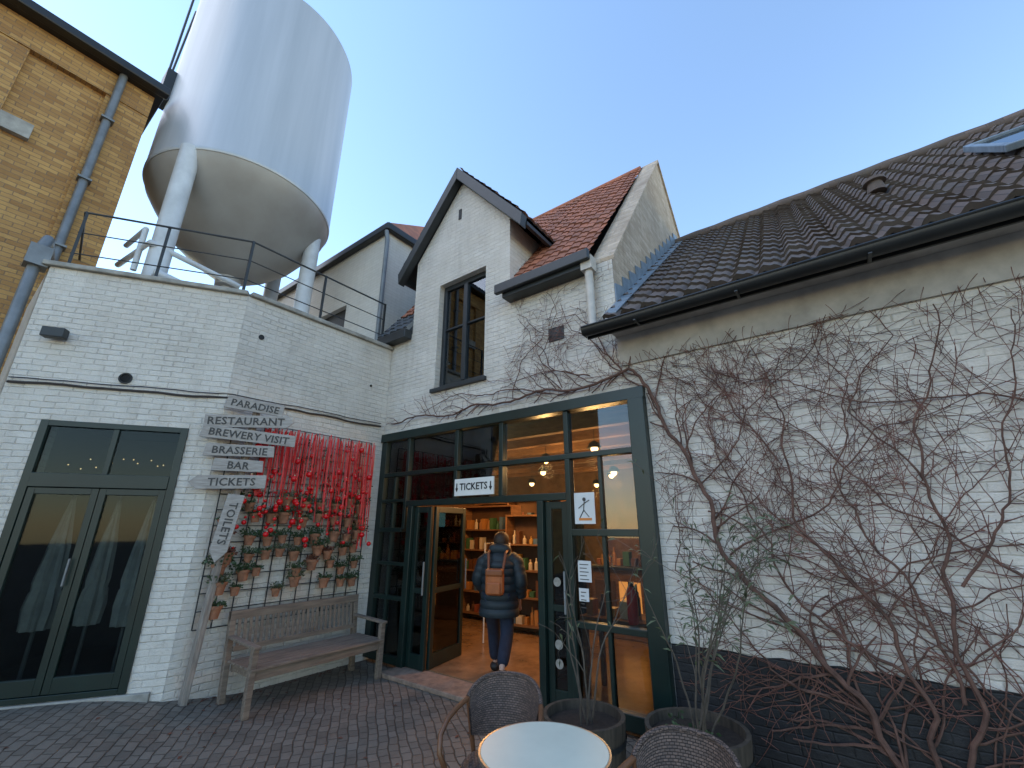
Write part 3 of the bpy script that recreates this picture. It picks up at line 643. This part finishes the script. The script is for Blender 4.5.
# ---------- vine
vine=T('climbing_vine',(5.7,-.08,0),"bare reddish brown climbing vine spread over the white wall","climbing plant")
st=G();tw=G();rnd=random.Random(17)
def okp(x,z):
    if x<4.18 and z<3.17:return False
    if z<.05 or x>8.2:return False
    if x>=3.93 and z>3.55:return False
    if x<3.93 and z>5.1:return False
    if x<2.3 and z>3.68: return False
    return x>-.1
cnt=[0]
def grow(x,z,ang,L,r,dep,curl=0,lim=210):
    if cnt[0]>lim:return
    cnt[0]+=1
    n=max(3,int(L/.06));pts=[];rad=[];y=-.02-r-rnd.uniform(0,.03)
    for i in range(n):
        if not okp(x,z):break
        pts.append((x,y,z));rad.append(max(.0023,r*(1-.55*i/n)))
        ang+=rnd.gauss(0,.15)+curl;y=min(-.012-r,max(-.12,y+rnd.gauss(0,.010)))
        x+=math.cos(ang)*.06;z+=math.sin(ang)*.06
        if dep<4 and rnd.random()<(.24 if dep<2 else .2) and i>0:
            grow(x,z,ang+rnd.choice((-1,1))*rnd.uniform(.4,1.1),max(.16,L*rnd.uniform(.45,.85)*(1-i/n*.4)),max(.0027,rad[-1]*.66),dep+1,rnd.gauss(0,.02),lim)
    if len(pts)>1:(st if r>.006 else tw).tube(pts,rad,5 if r>.006 else 3)
def guide(path,r0,r1,bl=.8,p=.8,lim=210):
    cnt[0]=0;bl*=1.15
    pts=[];P=[Vector(q) for q in path];wob=[rnd.uniform(0,6) for _ in range(4)];k=0
    for a,b in zip(P,P[1:]):
        m=max(2,int((b-a).length/.07))
        for i in range(m):
            q=a.lerp(b,i/m);k+=1;wx=.045*math.sin(k*.33+wob[0])+.02*math.sin(k*.9+wob[1]);wz=.035*math.sin(k*.41+wob[2])
            pts.append((q.x+wx+rnd.gauss(0,.006),-.03-r0-rnd.uniform(0,.012),max(0,q.y+wz+rnd.gauss(0,.006))))
    N_=len(pts);rad=[r0+(r1-r0)*(i/N_)**.8 for i in range(N_)];st.tube(pts,rad,7)
    idx=[i for i in range(2,N_-1) if rnd.random()<p*.6]
    rnd.shuffle(idx)
    for i in idx:
        d=Vector((pts[i][0]-pts[i-2][0],pts[i][2]-pts[i-2][2]));a=math.atan2(d.y,d.x)+rnd.choice((-1,1))*rnd.uniform(.3,1.0)
        grow(pts[i][0],pts[i][2],a,rnd.uniform(.5,1)*bl,rad[i]*.5,1,rnd.gauss(0,.025),lim)
guide([(5.72,0),(5.5,.55),(5.1,1.0),(4.75,1.5),(4.55,2.1),(4.4,2.7),(4.22,3.1),(3.95,3.33),(3.4,3.27),(2.6,3.3),(1.6,3.27),(.7,3.3),(.0,3.33)],.024,.010,.7,.8,260)
guide([(5.76,0),(5.85,.6),(5.6,1.2),(5.35,1.7),(5.25,2.3),(5.3,3.0),(5.2,3.4)],.019,.004,1.1)
guide([(5.8,0),(6.0,.7),(6.1,1.4),(6.05,2.1),(6.3,2.8),(6.4,3.4)],.019,.004,1.1)
guide([(5.85,0),(6.3,.6),(6.6,1.3),(6.9,2.0),(7.1,2.9)],.014,.004,1.1)
guide([(5.65,.8),(5.2,1.25),(4.9,1.9),(4.75,2.6),(4.95,3.3)],.012,.003,1.0)
guide([(6.0,.7),(5.75,1.6),(5.6,2.2),(5.8,2.9),(5.65,3.4)],.012,.003,1.0)
guide([(6.1,1.4),(6.5,1.9),(6.6,2.5),(6.8,3.3)],.010,.003,1.0)
guide([(5.5,.5),(4.95,.75),(4.5,1.15),(4.3,1.7)],.010,.003,.9)
guide([(5.9,.3),(5.2,.7),(4.7,.6),(4.35,.9)],.007,.003,.6)
guide([(5.3,1.1),(5.9,1.5),(6.6,1.7),(7.3,1.6)],.008,.003,.9)
guide([(4.8,1.5),(5.4,1.9),(6.0,2.5),(6.7,2.7)],.009,.003,.9)
guide([(6.6,1.3),(5.9,1.9),(5.3,2.6),(4.7,2.9),(4.3,3.3)],.009,.003,.9)
guide([(7.2,2.2),(6.5,2.6),(5.7,2.75),(5.0,3.1),(4.4,3.35)],.008,.003,.8)
guide([(6.3,.6),(6.0,1.0),(5.5,1.5),(4.9,2.1),(4.5,2.4)],.008,.003,.8)
guide([(4.55,2.1),(4.9,2.5),(5.5,3.1),(5.8,3.5)],.008,.003,.8)
guide([(6.0,.1),(6.5,.4),(7.1,.6),(7.7,1.2)],.010,.003,.9)
guide([(4.6,1.9),(5.2,1.5),(5.9,1.2),(6.7,1.0)],.0075,.003,.9)
guide([(5.1,1.0),(4.7,1.1),(4.35,1.4),(4.3,2.2)],.007,.003,.8)
guide([(5.25,2.3),(4.9,2.9),(4.6,3.4)],.008,.003,.8)
guide([(6.05,2.1),(5.8,2.6),(6.1,3.2),(6.0,3.5)],.008,.003,.8)
guide([(4.2,3.12),(3.7,3.6),(3.4,4.0),(3.2,4.5)],.010,.003,.8,1,330)
guide([(3.6,3.35),(3.0,3.65),(2.75,4.0),(2.6,4.5)],.009,.003,.8,1,330)
guide([(3.9,3.3),(3.75,3.8),(3.4,4.2),(2.9,4.3)],.008,.003,.7,1,300)
guide([(3.2,3.3),(2.9,3.8),(3.1,4.3),(3.0,4.7)],.007,.003,.6,1,300)
guide([(2.5,3.3),(2.6,3.7),(2.9,4.1),(2.5,4.5)],.007,.003,.6,1,300)
guide([(3.7,3.3),(3.2,3.5),(2.6,3.55),(2.2,3.5)],.007,.003,.6,1,300)
guide([(3.0,3.3),(2.2,3.45),(1.5,3.5),(.6,3.4)],.009,.004,.35,.9,260)
O('stem',st,VINE,vine,smooth=True,recalc=False);O('twigs',tw,VINET,vine,recalc=False)
lf=G()
for i in range(420):
    v=rnd.choice(tw.v);s=rnd.uniform(.007,.015);a=Vector([rnd.gauss(0,1) for _ in range(3)]).normalized();b=a.orthogonal()
    lf.add([v,v+a*s+b*s*.5,v+a*s*1.8-Vector((0,0,s*.3)),v+a*s-b*s*.5],[(0,1,2,3)])
O('dried_leaves',lf,LEAFR,vine,recalc=False)
O('vent_grille',G().box(3.0,3.22,-.012,.0,3.95,4.13),CHAR,house)
# ---------- bench
bn=T('wooden_bench',(.38,-1.12,0),"weathered slatted wooden garden bench against the white wall","bench")
Y0,Y1=-1.92,-.34;XB,XF=.07,.66
def leg(x,y,z,tilt=0): O('leg',G().bar((x,y,gz(x,y)-.0),(x-tilt,y,z),.06,.06),BENCHW,bn,bevel=.005)
for y in (Y0+.03,Y1-.03):
    leg(XF,y,.60);leg(XB+.05,y,.88,.08)
g=G()
for i in range(6): g.box(XB+.08+i*.095,XB+.08+i*.095+.08,Y0+.01,Y1-.01,.41,.432)
O('seat',g,BENCHW,bn,bevel=.004)
g=G();g.box(XF-.03,XF+.01,Y0+.06,Y1-.06,.32,.405);g.box(XB+.06,XB+.1,Y0+.06,Y1-.06,.32,.405)
for y in (Y0+.06,Y1-.1,(Y0+Y1)/2): g.box(XB+.08,XF-.02,y,y+.04,.33,.405)
O('apron',g,BENCHW,bn,bevel=.004)
g=G();g.bar((XB-.01,Y0,.84),(XB-.01,Y1,.84),.035,.085);g.bar((XB+.04,Y0+.06,.52),(XB+.04,Y1-.06,.52),.03,.05)
n=24
for i in range(n):
    y=Y0+.1+(Y1-Y0-.2)*i/(n-1);g.bar((XB+.04,y,.5),(XB-.008,y,.83),.014,.032)
O('backrest',g,BENCHW,bn,bevel=.003)
for y in (Y0+.03,Y1-.03): O('armrest',G().bar((XB+.0,y,.64),(XF+.06,y,.615),.07,.028),BENCHW,bn,bevel=.006)
# ---------- sign post
px,py=.02,-2.10;zg=gz(px,py)
sp=T('wooden_signpost',(px,py,zg),"weathered wooden signpost with stacked lettered boards beside the bench","signpost")
O('post',G().bar((px-.03,py-.09,zg),(px+.02,py+.06,3.1),.09,.06),POSTW,sp,bevel=.008)
bd=Vector((.553,.833,0));bnm=Vector((.833,-.553,0))
def board(txt,zc,w,h,off,tilt,arrow=0,size=.1,stk=.075):
    bdr=(bd*math.cos(tilt)+Vector((0,0,math.sin(tilt))))
    up=Vector((0,0,1))*math.cos(tilt)-bd*math.sin(tilt)
    c=Vector((px,py,zc))+bnm*stk+bd*off;M=frame(c,bdr,up)
    x0,x1=-w/2,w/2
    if arrow==-1: pl=[(x0-.08,0),(x0,-h/2),(x1,-h/2),(x1,h/2),(x0,h/2)]
    elif arrow==1: pl=[(x0,-h/2),(x1,-h/2),(x1+.08,0),(x1,h/2),(x0,h/2)]
    else: pl=[(x0,-h/2),(x1,-h/2+.01),(x1-.015,h/2),(x0+.01,h/2)]
    b=O('sign_board',G().prism([M@Vector((a,b_,-.011)) for a,b_ in pl],M.to_3x3()@Vector((0,0,.022))),SIGNW,sp,bevel=.003)
    g=G();text_g(g,txt,size,M@Matrix.Translation((0,-.004,.0135)),1.05);O('lettering',g,LETTER,b)
board("PARADISE",3.13,.64,.15,.06,-.13,0,.115)
board("RESTAURANT",2.94,.86,.145,.0,.05,1,.125,.08)
board("BREWERY VISIT",2.765,1.0,.145,.06,-.08,0,.118,.083)
board("BRASSERIE",2.59,.72,.14,-.01,.0,0,.118,.08)
board("BAR",2.42,.52,.14,.0,-.03,0,.118,.078)
board("TICKETS",2.235,.68,.15,-.03,.03,-1,.12,.08)
M=frame(Vector((px,py,1.76))+bnm*.078+bd*.0,(0,0,-1),bd)@Matrix.Rotation(-.12,4,'Z')
pl=[(-.34,-.085),(.26,-.085),(.38,0),(.26,.085),(-.34,.085)]
b=O('sign_board',G().prism([M@Vector((a,c,-.011)) for a,c in pl],M.to_3x3()@Vector((0,0,.022))),SIGNW,sp,bevel=.003)
g=G();text_g(g,"TOILETS",.115,M@Matrix.Translation((-.03,0,.0135)),1.05);O('lettering',g,LETTER,b)
# ---------- trellis
XT=bx+.03;ty0,ty1,tz0,tz1=-2.2,-.24,.72,2.98
tr=T('wall_trellis',(XT,(ty0+ty1)/2,tz0),"black wire plant trellis fixed to the white wall","trellis")
g=G()
for i in range(12):
    y=ty0+(ty1-ty0)*i/11;g.box(XT-.005,XT+.005,y-.005,y+.005,tz0,tz1)
O('upright_wire',g,CHAR,tr)
g=G()
for i in range(14):
    z=tz0+(tz1-tz0)*i/13;g.box(XT+.005,XT+.013,ty0,ty1,z-.005,z+.005)
O('cross_wire',g,CHAR,tr)
def leafy(g,c,rad,n,rnd,up=.6,s0=.02,s1=.045):
    for i in range(n):
        a=rnd.uniform(0,6.28);d=Vector((math.cos(a),math.sin(a),rnd.uniform(.1,1.4)*up)).normalized()
        p=Vector(c)+d*rad*rnd.uniform(.2,1);s=rnd.uniform(s0,s1);t=(d+Vector([rnd.gauss(0,.5) for _ in range(3)])).normalized();b=t.orthogonal().normalized()
        b=Matrix.Rotation(rnd.uniform(0,6.28),3,t)@b
        g.add([p,p+t*s*.5+b*s*.35,p+t*s,p+t*s*.5-b*s*.35],[(0,1,2,3)])
rnd=random.Random(5)
def potproto(k,loc,leafm):
    t=T('plant_pot',loc,"small terracotta pot with green plant hung on the trellis","plant pot","terracotta pots on the trellis")
    x,y,z=loc
    O('pot',G().lathe([(.048,0),(.066,.095),(.077,.098),(.079,.13),(.068,.13),(.063,.105)],loc,20),TERRA,t,smooth=True)
    O('soil',G().lathe([(0,.108),(.064,.109)],loc,16,caps=False),SOIL,t)
    g=G();rr=random.Random(k);leafy(g,(x,y,z+.11),.1+.03*(k%3),100+50*(k%3),rr,.8)
    for i in range(5):
        a=rr.uniform(0,6.28);g.tube([(x,y,z+.09),(x+.05*math.cos(a),y+.05*math.sin(a),z+.16+.04*(k%3))],.003,4)
    O('plant',g,leafm,t,recalc=False);return t
slots=[];cols=[-2.09,-1.86,-1.65,-1.44,-1.23,-1.02,-.81,-.61,-.41]
for ci,y in enumerate(cols):
    for z in (.80,1.02,1.20,1.39,1.58,1.77,1.96):
        if z<.95 and ci>0:continue
        if ci>0 and rnd.random()<.08:continue
        slots.append((XT+.09+rnd.uniform(0,.03),y+rnd.uniform(-.05,.05),z+rnd.uniform(-.05,.04)))
protos=[]
for i,s in enumerate(slots):
    if i<4: protos.append(potproto(i,s,[LEAFD,LEAFO,LEAFD,LEAFR][i]))
    else: copy_tree(protos[rnd.choice((0,0,1,2,2,3,1))],s,(rnd.uniform(-.1,.1),rnd.uniform(-.1,.1),rnd.uniform(0,6.28)),[rnd.uniform(.7,1.0)]*3)
g=G()
for i in range(50): leafy(g,(XT+.06,rnd.uniform(-1.95,-.34),rnd.uniform(1.8,2.9)),.13,24,rnd,.3,.02,.045)
t=O('trellis_greenery',g,LEAFD,None,loc=(XT,-1.2,1.9),recalc=False);meta(t,"green sprigs woven through the wall trellis","greenery");t["kind"]="stuff"
def bmesh_sphere(r,loc):
    prof=[(r*math.sin(math.pi*i/12),-r*math.cos(math.pi*i/12)) for i in range(13)];prof[0]=(0.0005,-r);prof[-1]=(.0005,r)
    return G().lathe(prof,loc,20)
pb=None
for i in range(160):
    y=rnd.uniform(-2.05,-.28);f=(y+2.0)/1.65
    z=rnd.gauss(2.2-.1*(1-f),.30) if i%3 else rnd.gauss(1.95,.22)
    z=max(1.5,min(2.85,z));x=XT+rnd.uniform(.05,.25);s=rnd.choice((.4,.5,.6,.75,.85,1.05))
    if pb is None:
        pb=T('bauble',(x,y,z),"glossy red bauble hanging on the trellis","bauble","red baubles on the trellis")
        O('ball',bmesh_sphere(.036,(x,y,z)),RED,pb,smooth=True);O('cap',G().lathe([(.009,0),(.009,.012),(.003,.016)],(x,y,z+.035),10),RIM,pb)
    else: copy_tree(pb,(x,y,z),(rnd.uniform(-.3,.3),0,0),(s,s,s))
rb=[]
for i in range(140):
    y=-1.90+1.64*(i+rnd.uniform(-.4,.4))/140;z=2.96-rnd.uniform(0,.08);L=rnd.uniform(.6,1.5)*(.6+.4*i/140);x=XT+rnd.uniform(.03,.22)
    if len(rb)<6:
        g=G();n=12;w=.0045+.0017*(i%3);ph=rnd.uniform(0,6);pts=[]
        for k in range(n+1):
            t=k/n;a=ph*.1+t*1.8;c=Vector((x+.004*math.sin(t*7+ph),y+.003*math.sin(t*4+ph),z-t*.8));d=Vector((math.sin(a)*.6,1,0)).normalized()*w
            pts+=[c-d,c+d]
        g.add(pts,[(2*k,2*k+1,2*k+3,2*k+2) for k in range(n)])
        o=O('red_ribbon',g,REDR,None,loc=(x,y,z),recalc=False);meta(o,"long red satin ribbon hanging from the trellis top","ribbon","red ribbons on the trellis");rb.append(o)
    else:
        o=rnd.choice(rb).copy();COL.objects.link(o);o.location=(x,y,z);o.scale=(1,1,L/.8);o.rotation_euler=(rnd.uniform(-.02,.02),rnd.uniform(-.02,.02),rnd.uniform(-.6,.6))
# ---------- planters
def barrel(c,r,h,label):
    x,y,z=c;t=T('barrel_planter',c,label,"planter","half barrel planters")
    O('barrel',G().lathe([(r*.86,0),(r*.95,h*.45),(r,h),(r-.03,h),(r-.035,h-.07)],c,28),BARRELW,t,smooth=True)
    for zz in (.12,.3):
        rr=r*(.86+.14*zz/h)+.012;O('hoop',G().lathe([(rr,zz),(rr+.003,zz+.035)],c,28,caps=False),CHAR,t,smooth=True)
    O('soil',G().lathe([(0.001,h-.055),(r-.035,h-.06)],c,24,caps=False),SOIL,t);return t
barrel((3.78,-.95,0),.30,.45,"dark weathered half barrel planter holding a spindly olive tree")
barrel((4.50,-.68,0),.34,.45,"dark weathered half barrel planter holding a narrow leaved shrub")
def shrub(base,label,nst,h,spread,leafm,nl,seed,name,lf0=.35,lp=1.0):
    t=T(name,base,label,"potted plant");r=random.Random(seed);b=G();l=G();bx_,by_,bz=base
    def br(p,d,L,rad,dep):
        pts=[Vector(p)];rads=[rad];n=max(4,int(L/.07));d=Vector(d).normalized()
        for i in range(n):
            d=(d+Vector([r.gauss(0,.09) for _ in range(3)])+Vector((0,0,.03))).normalized();q=pts[-1]+d*L/n;pts.append(q);rads.append(max(.002,rad*(1-.7*i/n)))
            if dep<2 and i>n*.3 and r.random()<.4: br(q,(d+Vector([r.gauss(0,.6) for _ in range(3)])).normalized(),L*r.uniform(.25,.5),rads[-1]*.6,dep+1)
            if i>n*lf0:
                for _ in range(nl):
                    if r.random()>lp:continue
                    s=r.uniform(.05,.10);tt=(d*.7+Vector([r.gauss(0,.7) for _ in range(3)])).normalized();bb=tt.orthogonal().normalized()
                    l.add([q,q+tt*s*.5+bb*s*.10,q+tt*s-Vector((0,0,s*.25)),q+tt*s*.5-bb*s*.10],[(0,1,2,3)])
        b.tube(pts,rads,5)
    for k in range(nst):
        a=r.uniform(0,6.28);rr=r.uniform(.0,.1);br((bx_+rr*math.cos(a),by_+rr*math.sin(a),bz),(spread*math.cos(a),spread*math.sin(a),1),h*r.uniform(.75,1.05),.008,0)
    O('stems',b,BARK,t,smooth=True,recalc=False);O('leaves',l,leafm,t,recalc=False)
shrub((3.80,-.95,.39),"spindly young olive tree with few leaves in a barrel",5,1.15,.16,LEAFO,1,3,'olive_tree',.45,.25)
shrub((4.50,-.68,.39),"sparse shrub with narrow green leaves in a barrel",9,1.3,.26,LEAFO,2,8,'potted_shrub',.35,.55)
g=G();leafy(g,(4.48,-.70,.40),.18,70,random.Random(2),.4,.02,.05);t=O('ground_cover',g,LEAFD,None,loc=(4.5,-.68,.4),recalc=False);meta(t,"low green weeds growing around the planter soil","weeds");t["kind"]="stuff"
# ---------- table and chairs
tb=T('bistro_table',(4.25,-2.2,0),"round pale green bistro table with thin metal rim","table")
O('top',G().lathe([(.001,.735),(.30,.735),(.305,.745),(.30,.752),(.001,.753)],(4.25,-2.2,0),64),TABLE,tb,smooth=True)
O('rim',G().lathe([(.303,.730),(.313,.734),(.313,.750),(.303,.751)],(4.25,-2.2,0),64,caps=False),RIM,tb,smooth=True)
O('pedestal',G().lathe([(.02,.05),(.025,.7),(.08,.735)],(4.25,-2.2,0),16),CHAR,tb,smooth=True);O('foot',G().lathe([(.2,0),(.2,.015),(.03,.05)],(4.25,-2.2,0),24),CHAR,tb,smooth=True)
def chair(loc,face,label):
    t=T('wicker_chair',loc,label,"chair","woven bistro chairs")
    M=Matrix.Translation(loc)@Matrix.Rotation(face,4,'Z')
    def L_(p):return M@Vector(p)
    g=G();g.lathe([(.001,.44),(.2,.44),(.215,.455),(.2,.47),(.001,.475)],(0,0,0),32);g.v=[M@v for v in g.v];O('seat',g,WICK,t,smooth=True)
    SP=150;g=G();g.uv=[];n=26;m=8
    def top(edge):return .84-.10*edge**3
    for layer in (0,1):
        for j in range(m+1):
            for i in range(n+1):
                a=math.radians(-90+ (i/n-.5)*SP);tt=j/m;edge=abs(i/n-.5)*2
                z=.53+.03*edge**2+(top(edge)-.53-.03*edge**2)*tt;r_=.20+.045*tt-(.012 if layer else 0)
                g.v.append(L_((r_*math.cos(a),r_*math.sin(a)*.9-.03*tt,z)));g.uv.append(((i/n)*.6,(j/m)*.31))
    k=(n+1)*(m+1)
    for layer in (0,1):
        for j in range(m):
            for i in range(n):
                q=(j*(n+1)+i,j*(n+1)+i+1,(j+1)*(n+1)+i+1,(j+1)*(n+1)+i);g.f.append(tuple(v+layer*k for v in (q if layer==0 else q[::-1])))
    O('backrest',g,WICK,t,smooth=True)
    pts=[]
    for i in range(n+1):
        a=math.radians(-90+(i/n-.5)*SP);edge=abs(i/n-.5)*2;pts.append(L_((.242*math.cos(a),.242*math.sin(a)*.9-.03,top(edge)+.002)))
    O('back_rim',G().tube(pts,.013,8),WICK,t,smooth=True)
    for s in (-1,1):
        x_=.242*math.cos(math.radians(-90+SP/2));y_=-.242*.9*math.sin(math.radians(90-SP/2))-.03
        O('armrest',G().tube([L_((s*x_,y_,.735)),L_((s*.26,.03,.715)),L_((s*.275,.12,.69)),L_((s*.28,.20,.64)),L_((s*.265,.235,.57)),L_((s*.235,.215,.49)),L_((s*.2,.16,.44))],.015,10),BENT,t,smooth=True)
        O('leg',G().tube([L_((s*.17,.15,.44)),L_((s*.2,.2,0.0))],.014,8),BENT,t,smooth=True);O('leg',G().tube([L_((s*x_,y_,.735)),L_((s*.2,-.12,.44)),L_((s*.19,-.22,0.0))],.014,8),BENT,t,smooth=True)
chair((3.74,-1.90,0),math.radians(-160),"brown woven bistro chair with bentwood arms at the table")
chair((4.84,-2.08,0),math.radians(180),"brown woven bistro chair pushed close to the table")
# ---------- person
def skinmesh(V,E,Rd,sub=2):
    me=bpy.data.meshes.new('tmp');me.from_pydata([Vector(v) for v in V],E,[]);o=bpy.data.objects.new('tmp',me);COL.objects.link(o)
    m=o.modifiers.new('s','SKIN');m.use_smooth_shade=True
    for i,r in enumerate(Rd):
        sv=me.skin_vertices[0].data[i];sv.radius=(r,r) if not isinstance(r,tuple) else r;sv.use_root=(i==0)
    s=o.modifiers.new('ss','SUBSURF');s.levels=sub;s.render_levels=sub
    dg=bpy.context.evaluated_depsgraph_get();r=bpy.data.meshes.new_from_object(o.evaluated_get(dg));g=G();g.add([v.co.copy() for v in r.vertices],[tuple(p.vertices) for p in r.polygons])
    bpy.data.objects.remove(o);return g
PX,PY=1.98,.32
MP=Matrix.Translation((PX,PY,.055))@Matrix.Rotation(math.radians(24),4,'Z')@Matrix.Scale(.99,4)
per=T('person',(PX,PY,.05),"person in dark hooded puffer coat and blue jeans walking in","person")
def TR(g): g.v=[MP@v for v in g.v];return g
V=[(0,0,.90),(0,0.01,1.08),(0,.04,1.28),(0,.07,1.38),(0,.09,1.46),(0,.13,1.52),(0,.13,1.60),
   (-.09,.0,.86),(-.12,.21,.50),(-.11,.28,.10),(-.11,.37,.04),
   (.09,0,.86),(.12,-.06,.50),(.13,-.36,.22),(.13,-.33,.08),
   (-.17,0.04,1.33),(-.24,.03,1.08),(-.20,.18,.92),(-.18,.25,.88),
   (.17,0.04,1.33),(.23,-.02,1.08),(.23,.10,.88),(.225,.14,.81)]
E=[(0,1),(1,2),(2,3),(3,4),(4,5),(5,6),(0,7),(7,8),(8,9),(9,10),(0,11),(11,12),(12,13),(13,14),(2,15),(15,16),(16,17),(17,18),(2,19),(19,20),(20,21),(21,22)]
Rr=[.13,.115,.12,.06,.055,.088,.078,.085,.055,.034,.025,.085,.055,.034,.025,.05,.04,.03,.028,.05,.04,.03,.028]
def hand(i,dirv):
    b=Vector(V[i])
    for k in range(5):
        off=Vector(((k-2)*.016 if k<4 else .0,0,0));d=Vector(dirv).normalized();L=[.07,.08,.078,.062,.045][k]
        if k==4: off=Vector((.02 if b.x<0 else -.02,.015,.02))
        a=len(V);V.append(tuple(b+off+d*.035));V.append(tuple(b+off+d*(.035+L*.5)+Vector((0,.012,0))));V.append(tuple(b+off+d*(.03+L)+Vector((0,.03,0))))
        E.extend([(i,a),(a,a+1),(a+1,a+2)]);Rr.extend([.009,.008,.007])
hand(18,(0,.7,-.4));hand(22,(0,.35,-.9))
SKIN=plain('skin',(.50,.30,.22),.6,0,.1,5,0)
O('body',TR(skinmesh(V,E,Rr,2)),SKIN,per,smooth=True)
JEANS=plain('dark_jeans',(.012,.018,.036),.9,0,.3,12,.3);COAT=plain('dark_teal_puffer',(.010,.021,.028),.6,0,.3,8,.1);HAIR=plain('dark_hair',(.035,.02,.012),.6,0,.4,30,.5);BOOT=plain('dark_boots',(.012,.011,.011),.6)
tv=[(0,0,.88),(-.09,.0,.84),(-.12,.21,.50),(-.11,.275,.13),(.09,0,.84),(.12,-.06,.50),(.13,-.35,.23)]
O('jeans',TR(skinmesh(tv,[(0,1),(1,2),(2,3),(0,4),(4,5),(5,6)],[.135,.11,.085,.072,.11,.085,.072])),JEANS,per,smooth=True)
for q in ([(-.11,.25,.12),(-.11,.27,.06),(-.11,.40,.045)],[(.13,-.37,.22),(.13,-.36,.12),(.13,-.28,.045)]):
    O('boot',TR(skinmesh(q,[(0,1),(1,2)],[.07,.07,.052])),BOOT,per,smooth=True)
g=G();n=28;secs=[];zz=.68
while zz<1.43:
    t=(zz-.68)/.75
    k_=0 if t<.78 else (t-.78)
    rx=.242-.018*math.sin(t*3.1)-k_*.55;ry=.18-k_*.35
    q=.014*abs(math.sin((zz-.68)/.09*math.pi));secs.append((zz,rx+q,ry+q,.07*t));zz+=.018
vs=[(rx*math.cos(2*math.pi*i/n)*(1+.02*math.sin(i*2.3+z*9)),.0+oy+ry*math.sin(2*math.pi*i/n),z) for z,rx,ry,oy in secs for i in range(n)]
g.add(vs,[(j*n+i,j*n+(i+1)%n,(j+1)*n+(i+1)%n,(j+1)*n+i) for j in range(len(secs)-1) for i in range(n)]);g.f.append(tuple(range((len(secs)-1)*n,len(secs)*n)))
O('coat',TR(g),COAT,per,smooth=True)
for sl in ([(-.13,.04,1.34),(-.22,.04,1.28),(-.29,.04,1.08),(-.22,.18,.92)],[(.13,.04,1.34),(.22,.04,1.28),(.28,-.01,1.08),(.25,.09,.89)]):
    pts=[];rd=[];P=[Vector(a) for a in sl];k=0
    for a,b in zip(P,P[1:]):
        m=max(2,int((b-a).length/.018))
        for i in range(m):pts.append(a.lerp(b,i/m));rd.append(.084-.012*k/30+.008*abs(math.sin(k*.75)));k+=1
    O('sleeve',TR(G().tube(pts,rd,14)),COAT,per,smooth=True)
O('hood',TR(skinmesh([(0,-.03,1.41),(-.10,.02,1.44),(.10,.02,1.44),(-.08,.11,1.45),(.08,.11,1.45)],[(0,1),(0,2),(1,3),(2,4)],[.09,.07,.07,.045,.045])),COAT,per,smooth=True)
g=G();prof=[(.001,-.13),(.065,-.12),(.09,-.07),(.102,.0),(.094,.05),(.062,.09),(.02,.105),(.001,.107)]
g.lathe(prof,(0,.10,1.55),24)
for v in g.v:
    if v.y>.15:v.y=.15+(v.y-.15)*.2
O('hair',TR(g),HAIR,per,smooth=True)
bp=T('backpack',tuple(MP@Vector((0,-.2,1.1))),"orange brown leather backpack worn on the person's back","backpack")
ORANGE=plain('tan_leather',(.38,.10,.022),.5,0,.25,8,.1)
O('main_bag',TR(G().box(-.115,.115,-.265,-.165,.93,1.20)),ORANGE,bp,bevel=.04)
O('front_pocket',TR(G().box(-.085,.085,-.295,-.267,.95,1.08)),ORANGE,bp,bevel=.015)
O('top_flap',TR(G().box(-.11,.11,-.28,-.17,1.14,1.23)),plain('dark_tan_leather',(.24,.065,.014),.5),bp,bevel=.025)
STRAP=plain('strap_leather',(.2,.06,.02),.5)
for s in(-1,1): O('strap',TR(G().tube([(s*.09,-.18,1.2),(s*.11,-.12,1.40),(s*.12,.06,1.46),(s*.13,.24,1.30),(s*.15,.24,1.05)],.016,8)),STRAP,bp,smooth=True)
# ---------- camera, sky, sun
cam=bpy.data.cameras.new('camera');co=bpy.data.objects.new('camera',cam);COL.objects.link(co);S.camera=co
co.location=(5.616,-4.287,1.75);co.rotation_euler=(math.pi/2+.3191,0,.641);cam.lens=15.21;cam.sensor_width=36;cam.clip_start=.05;cam.clip_end=500
W=bpy.data.worlds.new("World");S.world=W;W.use_nodes=True;nt=W.node_tree;bg=nt.nodes['Background']
sky=nt.nodes.new('ShaderNodeTexSky');sky.sky_type='NISHITA';sky.sun_disc=False
az=math.radians(-125);el=math.radians(38)
sky.sun_elevation=el;sky.sun_rotation=az;sky.air_density=1.35;sky.dust_density=.1;sky.ozone_density=2.6
nt.links.new(sky.outputs[0],bg.inputs[0]);bg.inputs[1].default_value=.37
L=bpy.data.lights.new('sun','SUN');L.energy=1.1;L.angle=math.radians(60);L.color=(1,.82,.62);so=bpy.data.objects.new('sun',L);COL.objects.link(so)
dv=Vector((math.sin(az)*math.cos(el),math.cos(az)*math.cos(el),math.sin(el)));so.rotation_euler=dv.to_track_quat('Z','Y').to_euler()
